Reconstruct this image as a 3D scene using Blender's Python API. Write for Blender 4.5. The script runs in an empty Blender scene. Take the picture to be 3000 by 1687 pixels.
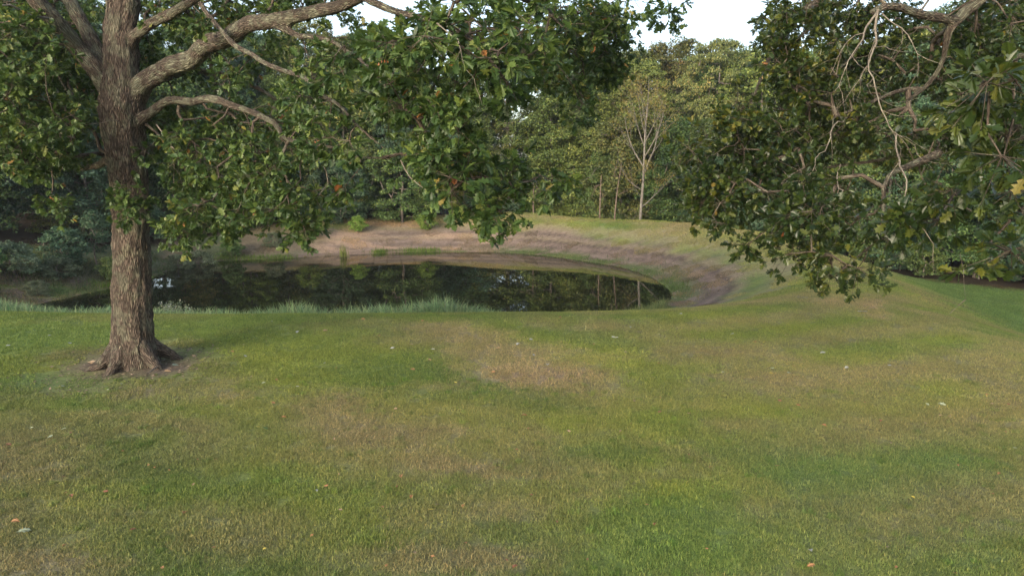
import bpy, math, random
import numpy as np
from mathutils import Vector, Matrix
from mathutils.geometry import tessellate_polygon

random.seed(7)
rng = np.random.default_rng(7)
S = bpy.context.scene
C = S.collection

# ------------------------------------------------------------------ camera, sky, sun, exposure
CAM_Z, PITCH, FPX = 5.4, math.radians(9.62), 2027.0
cam_d = bpy.data.cameras.new('camera'); cam = bpy.data.objects.new('camera', cam_d); C.objects.link(cam)
cam.location = (0, 0, CAM_Z); cam.rotation_euler = (math.pi/2 - PITCH, 0, 0)
cam_d.lens = 36*FPX/3000; cam_d.sensor_width = 36; cam_d.clip_start = 0.1; cam_d.clip_end = 6000
S.camera = cam

SUN_EL, SUN_AZ = math.radians(13), math.radians(208)      # azimuth from +Y clockwise: behind the camera, to the left
W = bpy.data.worlds.new('World'); S.world = W; W.use_nodes = True
nt = W.node_tree; bg = nt.nodes['Background']
sky = nt.nodes.new('ShaderNodeTexSky'); sky.sky_type = 'NISHITA'; sky.sun_disc = False
sky.sun_elevation = SUN_EL; sky.sun_rotation = SUN_AZ
sky.air_density = 1.0; sky.dust_density = 3.5; sky.ozone_density = 1.5; sky.altitude = 100
hsv = nt.nodes.new('ShaderNodeHueSaturation'); hsv.inputs['Saturation'].default_value = 0.72
nt.links.new(sky.outputs[0], hsv.inputs['Color']); nt.links.new(hsv.outputs[0], bg.inputs[0])
bg.inputs[1].default_value = 0.15

sd = bpy.data.lights.new('sun', 'SUN'); sd.energy = 0.95; sd.angle = math.radians(24); sd.color = (1.0, 0.89, 0.72)
sun = bpy.data.objects.new('sun', sd); C.objects.link(sun)
sv = Vector((math.sin(SUN_AZ)*math.cos(SUN_EL), math.cos(SUN_AZ)*math.cos(SUN_EL), math.sin(SUN_EL)))
sun.rotation_euler = sv.to_track_quat('Z', 'Y').to_euler(); sun.location = (0, 0, 60)

vs = S.view_settings; vs.view_transform = 'Standard'; vs.look = 'None'; vs.gamma = 1; vs.use_curve_mapping = False
vs.exposure = 1.72
S.render.engine = 'CYCLES'
S.cycles.use_denoising = True
S.cycles.max_bounces = 6; S.cycles.transparent_max_bounces = 4

# ------------------------------------------------------------------ helpers
cp, sp = math.cos(PITCH), math.sin(PITCH)
def at(px, py, Y):
    """a point at ground distance Y along the view, as read off the photograph"""
    dx, du = (px-1500)/FPX, -(py-843.5)/FPX
    d = np.array([dx, cp+du*sp, -sp+du*cp]); t = Y/d[1]
    return np.array([d[0]*t, Y, CAM_Z+d[2]*t])
def on_z(px, py, z):
    dx, du = (px-1500)/FPX, -(py-843.5)/FPX
    d = np.array([dx, cp+du*sp, -sp+du*cp]); t = (z-CAM_Z)/d[2]
    return np.array([d[0]*t, d[1]*t, z])
def project(P):
    x, y, z = P[:, 0], P[:, 1], P[:, 2]-CAM_Z
    dep = y*cp - z*sp; up = y*sp + z*cp
    return 1500+FPX*x/np.maximum(dep, .01), 843.5-FPX*up/np.maximum(dep, .01), dep

def hash3(ix, iy, iz, seed):
    n = (ix*374761393 + iy*668265263 + iz*2147483647 + seed*974711).astype(np.int64) & 0xffffffff
    n = (n ^ (n >> 13))*1274126177 & 0xffffffff
    n = (n ^ (n >> 16))*2246822519 & 0xffffffff
    return ((n ^ (n >> 15)) & 0xffffff)/float(0xffffff)
def vnoise(P, seed=0):
    P = np.asarray(P, float); i = np.floor(P).astype(np.int64); f = P-i; f = f*f*(3-2*f)
    out = 0
    for a in (0, 1):
        for b in (0, 1):
            for c in (0, 1):
                w = (f[:, 0] if a else 1-f[:, 0])*(f[:, 1] if b else 1-f[:, 1])*(f[:, 2] if c else 1-f[:, 2])
                out = out + w*hash3(i[:, 0]+a, i[:, 1]+b, i[:, 2]+c, seed)
    return out
def fbm(P, seed=0, octv=4):
    o, a, t = 0, 1.0, 0
    P = np.asarray(P, float)
    for k in range(octv):
        o = o + a*vnoise(P*(2.03**k)+17.3*k, seed+k); t += a; a *= .5
    return o/t
def noise2(x, y, sx, sy=None, ang=0, seed=0, octv=4):
    sy = sy or sx; c, s = math.cos(ang), math.sin(ang)
    u = (x*c+y*s)/sx; v = (-x*s+y*c)/sy
    return fbm(np.stack([u, v, np.zeros_like(u)+seed*3.7], 1), seed, octv)
def sstep(a, b, x):
    t = np.clip((x-a)/(b-a), 0, 1); return t*t*(3-2*t)

def new_mesh(name, verts, loops, sizes, mats=(), smooth=False, fattr=None, vecattr=None, colattr=None):
    """mesh from numpy arrays: loops = flat vertex indices, sizes = vertices per face"""
    me = bpy.data.meshes.new(name)
    verts = np.asarray(verts, np.float32); loops = np.asarray(loops, np.int32).ravel()
    if np.isscalar(sizes): sizes = np.full(len(loops)//sizes, sizes, np.int32)
    me.vertices.add(len(verts)); me.vertices.foreach_set('co', verts.ravel())
    me.loops.add(len(loops)); me.loops.foreach_set('vertex_index', loops)
    st = np.zeros(len(sizes), np.int32); st[1:] = np.cumsum(sizes)[:-1]
    me.polygons.add(len(sizes)); me.polygons.foreach_set('loop_start', st)
    me.polygons.foreach_set('use_smooth', np.full(len(sizes), smooth, bool))
    for k, v in (fattr or {}).items():
        a = me.attributes.new(k, 'FLOAT', 'POINT'); a.data.foreach_set('value', np.asarray(v, np.float32))
    for k, v in (vecattr or {}).items():
        a = me.attributes.new(k, 'FLOAT_VECTOR', 'POINT'); a.data.foreach_set('vector', np.asarray(v, np.float32).ravel())
    for k, v in (colattr or {}).items():
        a = me.attributes.new(k, 'FLOAT_COLOR', 'POINT'); a.data.foreach_set('color', np.asarray(v, np.float32).ravel())
    for m in mats: me.materials.append(m)
    me.update(calc_edges=True)
    return me
def tag(o, label=None, cat=None, group=None, kind=None):
    if label: o['label'] = label
    if cat: o['category'] = cat
    if group: o['group'] = group
    if kind: o['kind'] = kind
    return o
def link(name, me, parent=None):
    o = bpy.data.objects.new(name, me); C.objects.link(o)
    if parent: o.parent = parent
    return o
def empty(name, loc=(0, 0, 0)):
    o = bpy.data.objects.new(name, None); C.objects.link(o); o.location = loc; o.empty_display_size = .3; return o

def smooth_path(pts, rad, step=.25):
    """Catmull-Rom through points, sampled about every `step` metres"""
    P = np.asarray(pts, float); R = np.asarray(rad, float)
    if len(P) == 2: P = np.array([P[0], P.mean(0), P[1]]); R = np.array([R[0], R.mean(), R[1]])
    Q = np.vstack([2*P[0]-P[1], P, 2*P[-1]-P[-2]]); RR = np.concatenate([[R[0]], R, [R[-1]]])
    out, ro = [], []
    for i in range(1, len(Q)-2):
        n = max(2, int(np.linalg.norm(Q[i+1]-Q[i])/step))
        for k in range(n):
            t = k/n; a, b, c, d = Q[i-1], Q[i], Q[i+1], Q[i+2]
            out.append(.5*((2*b)+(-a+c)*t+(2*a-5*b+4*c-d)*t*t+(-a+3*b-3*c+d)*t**3)); ro.append(RR[i]+(RR[i+1]-RR[i])*t)
    out.append(P[-1]); ro.append(R[-1])
    return np.array(out), np.array(ro)
def tube(pts, rad, sides=8, cap=True):
    P = np.asarray(pts, float); n = len(P)
    T = np.gradient(P, axis=0); T /= np.linalg.norm(T, axis=1)[:, None]+1e-9
    u = np.cross(T[0], [0.3, .8, .1]); u /= np.linalg.norm(u)+1e-9
    V, B = [], []; L = 0
    th = np.arange(sides)*2*math.pi/sides
    for i in range(n):
        u = u-T[i]*np.dot(u, T[i]); u /= np.linalg.norm(u)+1e-9; w = np.cross(T[i], u)
        if i: L += np.linalg.norm(P[i]-P[i-1])
        V.append(P[i]+rad[i]*(np.cos(th)[:, None]*u+np.sin(th)[:, None]*w))
        B.append(np.stack([np.cos(th)*rad[i], np.sin(th)*rad[i], np.full(sides, L)], 1))
    V = np.vstack(V); B = np.vstack(B)
    i = np.arange(n-1)[:, None]*sides; j = np.arange(sides)[None, :]; k = (j+1) % sides
    F = np.stack([i+j, i+k, i+sides+k, i+sides+j], -1).reshape(-1, 4)
    return V, F, B
class Acc:
    def __init__(s): s.v, s.f, s.b, s.n = [], [], [], 0
    def add(s, V, F, B): s.v.append(V); s.f.append(F+s.n); s.b.append(B); s.n += len(V)
    def mesh(s, name, mat): return new_mesh(name, np.vstack(s.v), np.vstack(s.f), 4, [mat], True, vecattr={'bark': np.vstack(s.b)})
def edge_tubes(A, Bp, ra, rb, sides=4):
    """many tapered prisms at once"""
    n = len(A); T = Bp-A; L = np.linalg.norm(T, axis=1)[:, None]+1e-9; T = T/L
    h = np.where(np.abs(T[:, 2:3]) < .9, [[0, 0, 1.]], [[1., 0, 0]]); U = np.cross(T, h); U /= np.linalg.norm(U, axis=1)[:, None]; Wv = np.cross(T, U)
    th = np.arange(sides)*2*math.pi/sides; cs, sn = np.cos(th), np.sin(th)
    ring = cs[None, :, None]*U[:, None]+sn[None, :, None]*Wv[:, None]
    V = np.concatenate([A[:, None]+ring*ra[:, None, None], (Bp+T*.01)[:, None]+ring*rb[:, None, None]], 1)
    o = rng.random((n, 1, 1))*20
    b0 = np.stack([cs, sn, 0*cs], 1)[None]*ra[:, None, None]; b1 = np.stack([cs, sn, 0*cs], 1)[None]*rb[:, None, None]
    B = np.concatenate([b0+[0, 0, 1]*o, b1+[0, 0, 1]*(o+L[:, :, None])], 1)
    j = np.arange(sides); k = (j+1) % sides
    F = np.stack([j, k, sides+k, sides+j], 1)[None]+(np.arange(n)*2*sides)[:, None, None]
    return V.reshape(-1, 3), F.reshape(-1, 4), B.reshape(-1, 3)

# ------------------------------------------------------------------ materials
def mat(name):
    m = bpy.data.materials.new(name); m.use_nodes = True; n = m.node_tree.nodes; n.clear()
    out = n.new('ShaderNodeOutputMaterial'); return m, m.node_tree, out
def ramp(nt, cols, fac):
    r = nt.nodes.new('ShaderNodeValToRGB'); e = r.color_ramp.elements
    e[0].position, e[0].color = cols[0][0], (*cols[0][1], 1); e[1].position, e[1].color = cols[-1][0], (*cols[-1][1], 1)
    for p, c in cols[1:-1]:
        x = e.new(p); x.color = (*c, 1)
    nt.links.new(fac, r.inputs[0]); return r.outputs[0]
def attr(nt, name, t='GEOMETRY'):
    a = nt.nodes.new('ShaderNodeAttribute'); a.attribute_name = name; a.attribute_type = t; return a
def math_(nt, op, a, b=None, c=None):
    m = nt.nodes.new('ShaderNodeMath'); m.operation = op
    for i, v in enumerate((a, b, c)):
        if v is None: continue
        if hasattr(v, 'links'): nt.links.new(v, m.inputs[i])
        else: m.inputs[i].default_value = v
    return m.outputs[0]
def mixc(nt, fac, a, b, mode='MIX'):
    m = nt.nodes.new('ShaderNodeMix'); m.data_type = 'RGBA'; m.blend_type = mode
    for s, v in ((m.inputs[0], fac), (m.inputs[6], a), (m.inputs[7], b)):
        if hasattr(v, 'links'): nt.links.new(v, s)
        elif isinstance(v, (int, float)): s.default_value = v
        else: s.default_value = (*v, 1)
    return m.outputs[2]
def noise_n(nt, vec, scale, detail=4, rough=.55, out=0):
    n = nt.nodes.new('ShaderNodeTexNoise'); n.inputs['Scale'].default_value = scale; n.inputs['Detail'].default_value = detail
    n.inputs['Roughness'].default_value = rough
    if vec is not None: nt.links.new(vec, n.inputs['Vector'])
    return n.outputs[out]
def leaf_mat(name, cols, rough=.42, trans=.28, objvar=.0, spec=.5, patch=0.0):
    m, nt, out = mat(name)
    t = attr(nt, 'tone').outputs['Fac']
    if patch:
        g = nt.nodes.new('ShaderNodeNewGeometry'); t = math_(nt, 'ADD', t, math_(nt, 'MULTIPLY', math_(nt, 'SUBTRACT', noise_n(nt, g.outputs['Position'], .35, 2), .5), patch))
    col = ramp(nt, cols, t)
    if objvar:
        oi = nt.nodes.new('ShaderNodeObjectInfo'); r = oi.outputs['Random']
        h = nt.nodes.new('ShaderNodeHueSaturation')
        nt.links.new(math_(nt, 'MULTIPLY_ADD', r, .05*objvar, .5-.025*objvar), h.inputs['Hue'])
        r2 = math_(nt, 'FRACT', math_(nt, 'MULTIPLY', r, 17.3))
        nt.links.new(math_(nt, 'MULTIPLY_ADD', r2, .7*objvar, 1-.35*objvar), h.inputs['Value'])
        nt.links.new(col, h.inputs['Color']); col = h.outputs[0]
    b = nt.nodes.new('ShaderNodeBsdfPrincipled'); nt.links.new(col, b.inputs['Base Color'])
    b.inputs['Roughness'].default_value = rough; b.inputs['Specular IOR Level'].default_value = spec
    tr = nt.nodes.new('ShaderNodeBsdfTranslucent'); nt.links.new(mixc(nt, .5, col, (.10, .14, .02), 'MIX'), tr.inputs[0])
    mx = nt.nodes.new('ShaderNodeMixShader'); mx.inputs[0].default_value = trans
    nt.links.new(b.outputs[0], mx.inputs[1]); nt.links.new(tr.outputs[0], mx.inputs[2]); nt.links.new(mx.outputs[0], out.inputs[0])
    return m
def bark_mat(name, base, dark, lichen, lich_amt=.5, ridge=26, bump=.9, lth=.5):
    m, nt, out = mat(name)
    v = attr(nt, 'bark').outputs['Vector']
    mp = nt.nodes.new('ShaderNodeMapping'); mp.inputs['Scale'].default_value = (1, 1, .13); nt.links.new(v, mp.inputs['Vector'])
    wn = nt.nodes.new('ShaderNodeTexNoise'); wn.inputs['Scale'].default_value = 9; nt.links.new(mp.outputs[0], wn.inputs['Vector'])
    wv = nt.nodes.new('ShaderNodeVectorMath'); wv.operation = 'MULTIPLY_ADD'; nt.links.new(wn.outputs['Color'], wv.inputs[0]); wv.inputs[1].default_value = (.05, .05, .05); nt.links.new(mp.outputs[0], wv.inputs[2])
    vo = nt.nodes.new('ShaderNodeTexVoronoi'); vo.feature = 'DISTANCE_TO_EDGE'; vo.inputs['Scale'].default_value = ridge; nt.links.new(wv.outputs[0], vo.inputs['Vector'])
    rid = math_(nt, 'MINIMUM', math_(nt, 'MULTIPLY', vo.outputs['Distance'], 3.2), 1.0)
    col = ramp(nt, [(0, dark), (.55, base), (1, tuple(min(1, c*1.25) for c in base))], rid)
    fine = noise_n(nt, v, 40, 5, .7)
    col = mixc(nt, math_(nt, 'MULTIPLY', fine, .5), col, dark)
    big = noise_n(nt, v, 2.2, 5, .65)
    lm = math_(nt, 'MULTIPLY', ramp(nt, [(lth, (0, 0, 0)), (lth+.07, (1, 1, 1))], big), lich_amt)
    sp_ = noise_n(nt, v, 14, 3, .6)
    lm2 = math_(nt, 'MULTIPLY', ramp(nt, [(.60, (0, 0, 0)), (.66, (1, 1, 1))], sp_), lich_amt*.9)
    lmask = math_(nt, 'MULTIPLY', math_(nt, 'MAXIMUM', lm, lm2), math_(nt, 'MULTIPLY_ADD', rid, .7, .3))
    col = mixc(nt, lmask, col, lichen)
    g = nt.nodes.new('ShaderNodeNewGeometry'); sx = nt.nodes.new('ShaderNodeSeparateXYZ'); nt.links.new(g.outputs['Position'], sx.inputs[0])
    b = nt.nodes.new('ShaderNodeBsdfPrincipled'); nt.links.new(col, b.inputs['Base Color']); b.inputs['Roughness'].default_value = .9; b.inputs['Specular IOR Level'].default_value = .2
    bp = nt.nodes.new('ShaderNodeBump'); bp.inputs['Strength'].default_value = bump; bp.inputs['Distance'].default_value = .06
    nt.links.new(math_(nt, 'ADD', rid, math_(nt, 'MULTIPLY', fine, .4)), bp.inputs['Height']); nt.links.new(bp.outputs[0], b.inputs['Normal'])
    nt.links.new(b.outputs[0], out.inputs[0]); return m
M_oak_leaf = leaf_mat('oak_leaf', [(0, (.024, .050, .014)), (.5, (.048, .090, .024)), (.80, (.115, .165, .038)), (.93, (.20, .20, .045)), (.975, (.22, .14, .04)), (1, (.30, .10, .04))], .45, .32, spec=.4)
M_oak_leaf2 = leaf_mat('olive_oak_leaf', [(0, (.010, .024, .007)), (.45, (.028, .050, .012)), (.75, (.058, .080, .015)), (.92, (.13, .13, .020)), (.985, (.24, .15, .03)), (1, (.30, .09, .03))], .38, .32)
M_oak_bark = bark_mat('oak_bark', (.215, .165, .13), (.034, .025, .020), (.27, .28, .19), .6, 34, 1.0)
M_limb_bark = bark_mat('limb_bark', (.17, .135, .105), (.045, .034, .027), (.30, .315, .215), .72, 30, .9, .48)
M_twig = bark_mat('twig_bark', (.115, .09, .07), (.04, .03, .024), (.22, .21, .16), .5, 40, .4)
M_dead = bark_mat('dead_branch_bark', (.26, .23, .185), (.13, .105, .085), (.36, .36, .28), .55, 40, .5)
M_far_bark = bark_mat('forest_bark', (.20, .17, .145), (.06, .05, .045), (.32, .31, .27), .4, 18, .5)
M_pale_bark = bark_mat('pale_bark', (.20, .18, .155), (.09, .08, .065), (.26, .25, .22), .5, 18, .4)

# ------------------------------------------------------------------ the lie of the land
WZ = -2.8
shore_img = [(100, 893), (215, 868), (335, 842), (440, 815), (500, 792), (540, 776), (620, 766), (800, 758), (1000, 748), (1200, 739), (1400, 738),
             (1500, 742), (1600, 750), (1700, 764), (1790, 778), (1860, 795), (1920, 820), (1955, 845), (1968, 866), (1950, 886), (1900, 905)]
shore = [on_z(x, y, WZ)[:2] for x, y in shore_img] + [np.array(p) for p in ((3.5, 37.2), (-2, 36.2), (-10, 35.8), (-18, 36), (-25, 37.2), (-30, 39.5))]
shore = np.array(shore)
def closed_smooth(P, n=6):
    out = []; m = len(P)
    for i in range(m):
        a, b, c, d = P[i-1], P[i], P[(i+1) % m], P[(i+2) % m]
        for k in range(n):
            t = k/n; out.append(.5*((2*b)+(-a+c)*t+(2*a-5*b+4*c-d)*t*t+(-a+3*b-3*c+d)*t**3))
    return np.array(out)
shore_s = closed_smooth(shore)
def seg_dist(x, y, P, closed):
    """distance to a polyline and signed side of its nearest segment"""
    A = P if closed else P[:-1]; B = np.roll(P, -1, 0) if closed else P[1:]
    best = np.full(x.shape, 1e9); side = np.zeros(x.shape)
    for a, b in zip(A, B):
        d = b-a; L = d@d+1e-9; t = np.clip(((x-a[0])*d[0]+(y-a[1])*d[1])/L, 0, 1)
        ex, ey = x-a[0]-t*d[0], y-a[1]-t*d[1]; dd = np.hypot(ex, ey); cr = d[0]*(y-a[1])-d[1]*(x-a[0])
        m = dd < best; best = np.where(m, dd, best); side = np.where(m, np.sign(cr), side)
    return best, side
def inside(x, y, P):
    r = np.zeros(x.shape, bool); Q = np.roll(P, -1, 0)
    for (x0, y0), (x1, y1) in zip(P, Q):
        c = ((y0 > y) != (y1 > y)) & (x < (x1-x0)*(y-y0)/(y1-y0+1e-12)+x0); r ^= c
    return r
ridge = np.array([(-9, 86), (-3, 82.5), (2.2, 80), (8, 75.5), (13, 71), (17.5, 65), (21, 58), (22.0, 50), (20.4, 42), (18.4, 35), (17.4, 28), (18.0, 20), (22, 12), (25, 2), (30, -14), (36, -40)], float)
def pond_s(x, y):
    d, _ = seg_dist(x, y, shore_s, True); return np.where(inside(x, y, shore_s), -d, d)
def height(x, y, full=False):
    x = np.asarray(x, float); y = np.asarray(y, float)
    s = pond_s(x, y)
    # bank width: wide on the dam side, about 9-10 m on the near side
    far = sstep(40, 62, y); left = sstep(-10, -24, x)
    w = 11.8 + 1.2*far + 4.2*np.exp(-((x-9)/7)**2-((y-38)/9)**2)
    t = np.clip(s/w, 0, 1)
    up = np.where(t < .12, t*.45, .054+(t-.12)/.88*.946)
    prof = np.sin(np.clip(up, 0, 1)*math.pi/2)**1.05
    z = WZ*(1-prof)
    z = np.where(s < 0, WZ-np.minimum(1.2, -s*.35), z)
    rd, sd_ = seg_dist(x, y, ridge, False)
    out = np.where(sd_ > 0, rd, 0)
    fall = sstep(-14, 2, x)
    z = z+.5*sstep(52, 68, y)*sstep(4, 12, s)*sstep(-12, 0, x)*sstep(112, 95, y)
    z = np.where(s > 0, z - (3.05+.5*sstep(52, 68, y))*sstep(-3.4+3.4*sstep(45, 60, y), 11.5, np.where(sd_ > 0, rd, -rd))*np.where(y > 60, fall, 1), z)
    z = z - .35*np.exp(-(((x-15.5)/5)**2+((y-33)/5)**2))*0
    # wooded rise to the left and behind
    lb = np.clip(-x-33-.10*(y-40), 0, None); z = z+np.where(s > 4, .10*np.minimum(lb, 90), 0)
    bh = np.clip(y-92, 0, None); z = z+.075*np.minimum(bh, 160)
    z = z+(noise2(x, y, 9, seed=3)-.5)*.30*sstep(1, 9, s)*sstep(28, 45, y)+(noise2(x, y, 2.2, seed=5, octv=3)-.5)*(.05+.16*sstep(-.5, 1.5, s)*sstep(7, 3, s))
    z = z+(noise2(x, y, 14, seed=8, octv=2)-.5)*.20*sstep(22, 10, y)
    if full: return z, s, out
    return z

# colour of the ground cover, shared by soil and grass
G_GREEN, G_YG, G_BR, G_DK, G_MUD, G_TAN = [np.array(c) for c in ((.142, .203, .060), (.258, .285, .075), (.310, .256, .155), (.112, .160, .062), (.215, .163, .135), (.40, .28, .20))]
spots = [  # photo x, y, half width, half height, colour, strength: worn and lush patches of the lawn
 (1280, 958, 130, 22, G_BR, .8), (1370, 985, 150, 26, G_BR, .8), (1450, 1025, 170, 34, G_BR, .9), (1250, 1000, 200, 26, G_BR, .5), (1700, 1120, 170, 34, G_BR, .7), (1570, 1075, 230, 58, G_BR*1.05, 1), (1600, 1100, 170, 30, G_TAN*.9, .5), (1310, 1135, 90, 18, G_BR, .9), (1800, 1050, 90, 12, G_BR, .8),
 (1750, 1145, 130, 16, G_BR, .6), (120, 1660, 260, 70, G_BR, .8), (700, 1560, 280, 90, G_BR, .55), (1350, 1640, 380, 50, G_BR, .8), (1480, 1490, 160, 45, G_BR, .5), (2230, 1490, 120, 45, G_BR, .7), (1950, 1390, 140, 25, G_BR, .3),
 (100, 1300, 200, 90, G_BR, .45), (460, 1180, 90, 25, G_BR, .5), (600, 1120, 100, 20, G_BR, .4), (2300, 1060, 80, 14, G_BR, .6), (2560, 890, 55, 22, G_TAN, .8), (2570, 925, 70, 12, G_TAN, .6), (2450, 880, 50, 16, G_TAN, .5), (2700, 900, 90, 14, G_BR, .7), (2950, 1105, 150, 60, G_BR, .65),
 (2960, 1180, 70, 12, G_MUD, .8), (2650, 1090, 200, 25, G_BR, .35), (2200, 1140, 240, 22, G_BR, .35), (2480, 1180, 200, 22, G_BR, .35), (2180, 1240, 160, 22, G_BR, .4), (2430, 1620, 140, 30, G_BR, .4),
 (100, 990, 330, 60, G_GREEN*1.15, .8), (480, 960, 300, 40, G_GREEN*1.15, .6), (160, 1120, 160, 30, G_DK*1.3, .6), (240, 1180, 90, 20, G_GREEN*1.2, .7), (850, 960, 250, 30, G_GREEN, .4), (1100, 925, 900, 14, G_GREEN, .5), (380, 1190, 150, 22, G_GREEN*1.25, .6),
 (2200, 960, 330, 45, G_YG*.9, .5), (1780, 1050, 180, 24, G_YG, .55), (2450, 1060, 260, 28, G_YG, .5), (1250, 1200, 260, 70, G_YG, .5), (700, 1200, 160, 50, G_YG, .45), (900, 1350, 300, 70, G_YG, .35), (250, 1450, 200, 50, G_YG, .5), (1450, 1290, 220, 60, G_YG, .4),
 (1320, 1150, 150, 20, G_GREEN*1.1, .5), (2050, 1560, 330, 110, G_GREEN*1.2, .85), (2500, 1420, 380, 140, G_DK*1.35, .75), (2850, 1500, 240, 160, G_DK*1.35, .75), (2350, 1350, 220, 60, G_DK*1.3, .55), (1750, 1330, 180, 40, G_GREEN, .6), (2150, 1130, 130, 16, G_GREEN*1.2, .5), (1900, 1640, 300, 60, G_GREEN*1.25, .7),
 (2750, 1300, 300, 60, G_DK*1.3, .55), (2330, 1250, 200, 25, G_DK*1.3, .4), (2650, 1650, 420, 60, G_GREEN*1.15, .6), (820, 1400, 200, 35, G_GREEN*1.1, .35), (340, 1040, 230, 22, G_BR*.7, .75), (385, 1072, 210, 30, G_MUD*.95, 1), (560, 1060, 70, 14, G_BR*.8, .7)]
def cover(x, y, s, out):
    n1 = noise2(x, y, 3.2, 1.6, -.55, 21); n2 = noise2(x, y, 1.1, .7, -.55, 22); n3 = noise2(x, y, 7, 4, -.4, 23, 3); n4 = noise2(x, y, .45, seed=24, octv=3)
    near = sstep(24, 10, y); mow = noise2(x, y, 9, .9, -.62, 41, 2)-.5
    col = G_GREEN*(1-.0)+np.zeros((len(x), 3))
    def mx(c, k): nonlocal col; k = np.clip(k, 0, 1)[:, None]; col = col*(1-k)+c*k
    mx(G_YG, .40+.2*near+1.7*(n1-.5)+.5*(n4-.5)); mx(G_BR, .08+.14*near+2.3*(n3-.5)+1.4*(n2-.5)); mx(G_DK, (.02+1.5*mow*(x > -4)+2.0*(noise2(x, y, 4, 2.4, -.5, 25)-.5)+.8*(n4-.5))*.8)
    P = np.stack([x, y, np.zeros_like(x)], 1); px, py, dep = project(P)
    wob = (n2-.5)*.9+(n4-.5)*.7
    ok = (y > 5) & (y < 60)
    for (cx, cy, rx, ry, c, k) in spots:
        q = np.sqrt(((px-cx)/rx)**2+((py-cy)/ry)**2)
        mx(c, np.where(ok, k*sstep(1.35, .35, q+wob*1.1), 0))
    # lower field: even deep green
    mx(np.array((.100, .165, .058)), sstep(3, 8, out)*(y < 75)*.9)
    mx(G_BR*.8, sstep(0.5, 3, out)*sstep(7, 4, out)*sstep(.45, .7, n1)*.8)
    # banks
    nb = noise2(x, y, 2.6, 1.3, .2, 31); far = sstep(48, 58, y)
    dist = s+(nb-.5)*4
    farband = sstep(8.0, 5.2, dist+(noise2(x, y, 6, seed=33)-.5)*2+1.6*sstep(4, 9, x))
    rightside = sstep(2, 8, x)*sstep(62, 50, y)
    rdk = np.maximum(rightside, far*sstep(-2, 8, x))*np.exp(-((s-3.6)/1.3)**2)
    mudc = G_MUD*(1-.24*rdk)[:, None]*(.55+.9*noise2(x, y, .8, .45, seed=34)[:, None])*(1+.25*np.sin(s*4.2+nb*3)[:, None])
    k = np.where(s > 0, farband*np.maximum(far, rightside), 0); col = col*(1-k[:, None])+mudc*k[:, None]
    grassy = sstep(-7, 2, x)*sstep(.30, .52, nb)*sstep(2.6, 1.0, s); mx(G_GREEN*.75, np.where(s > 0, grassy*np.maximum(far, rightside)*.85, 0))
    tan = sstep(2, -6, x)*sstep(-24, -19, x)*far*(s > 0)*sstep(.40, .62, noise2(x, y, 5, 1.6, .1, 35)); mx(G_TAN, tan*sstep(14, 9, s))
    mx(G_BR*.75, sstep(0, -8, x)*far*sstep(8, 13, s)*.9)
    leftb = sstep(-22, -27, x)*sstep(38, 44, y); mx(G_MUD*.8, np.where(s > 0, leftb*sstep(.35, .6, nb)*sstep(9, 4, s), 0)); mx(G_DK, leftb*sstep(.5, .35, nb)*.7)
    # strips of paler dry mowing on the dam face
    lg = sstep(-18, -23, x)*sstep(46, 54, y)*(s > 0)*sstep(.8, 1.8, s); mx(np.array((.10, .135, .065)), lg*.85); mx(G_TAN*.6, lg*.7*sstep(.52, .66, n3))
    strip = .5+.5*np.sin(s*1.9+nb*2); mx(G_BR*.95, np.where((s > 4) & (out < 1), .62*strip*np.maximum(far, rightside), 0))
    # forest floor
    fl = sstep(3.5, 5, np.minimum(forest_dist(x, y), 30)); mx(np.array((.060, .045, .030)), fl)
    mx(np.array((.03, .026, .018)), (s < -.1)*1.0)
    return np.clip(col, 0.005, 1)
fedge = np.array([(-60, 20), (-44, 34), (-37, 45), (-36, 56), (-32, 66), (-25, 74), (-16, 80), (-8, 84), (-1, 88.5), (8, 84), (16, 79), (23, 72), (27.5, 64), (30.5, 56), (36.5, 48.5), (45, 41), (60, 30), (80, 10)], float)
def forest_dist(x, y):
    d, sd_ = seg_dist(x, y, fedge, False); return np.where(sd_ > 0, d+4, 4-d)

def axis(lo, hi, step, far, n):
    g = np.arange(lo, hi+1e-6, step); k = np.linspace(0, 1, n+1)[1:]**2.2
    return np.concatenate([(lo-k*far)[::-1], g, hi+k*far])
gx = axis(-50, 50, .5, 420, 20); gy = axis(4, 104, .5, 420, 20)
X, Y = np.meshgrid(gx, gy); xf, yf = X.ravel(), Y.ravel()
zf, sf, of = height(xf, yf, True)
tint = cover(xf, yf, sf, of)
nx, ny = len(gx), len(gy)
i = (np.arange(ny-1)[:, None]*nx+np.arange(nx-1)[None]).ravel()
tv = np.stack([xf, yf, zf], 1)
M_ground, nt, out = mat('ground')
g = nt.nodes.new('ShaderNodeNewGeometry'); pos = g.outputs['Position']
b = nt.nodes.new('ShaderNodeBsdfPrincipled'); b.inputs['Roughness'].default_value = .95; b.inputs['Specular IOR Level'].default_value = .1
c0 = attr(nt, 'tint').outputs['Color']
n1 = noise_n(nt, pos, 14, 6, .7); n2 = noise_n(nt, pos, 3, 5, .6)
c1 = mixc(nt, 1.0, c0, ramp(nt, [(.25, (.45, .45, .45)), (.5, (.85, .85, .85)), (.78, (1.35, 1.3, 1.2))], n1), 'MULTIPLY')
c1 = mixc(nt, 1.0, c1, ramp(nt, [(.3, (.75, .75, .75)), (.7, (1.15, 1.15, 1.15))], n2), 'MULTIPLY')
nt.links.new(c1, b.inputs['Base Color'])
bp = nt.nodes.new('ShaderNodeBump'); bp.inputs['Strength'].default_value = .8; bp.inputs['Distance'].default_value = .06; nt.links.new(n1, bp.inputs['Height']); nt.links.new(bp.outputs[0], b.inputs['Normal'])
nt.links.new(b.outputs[0], out.inputs[0])
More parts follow.
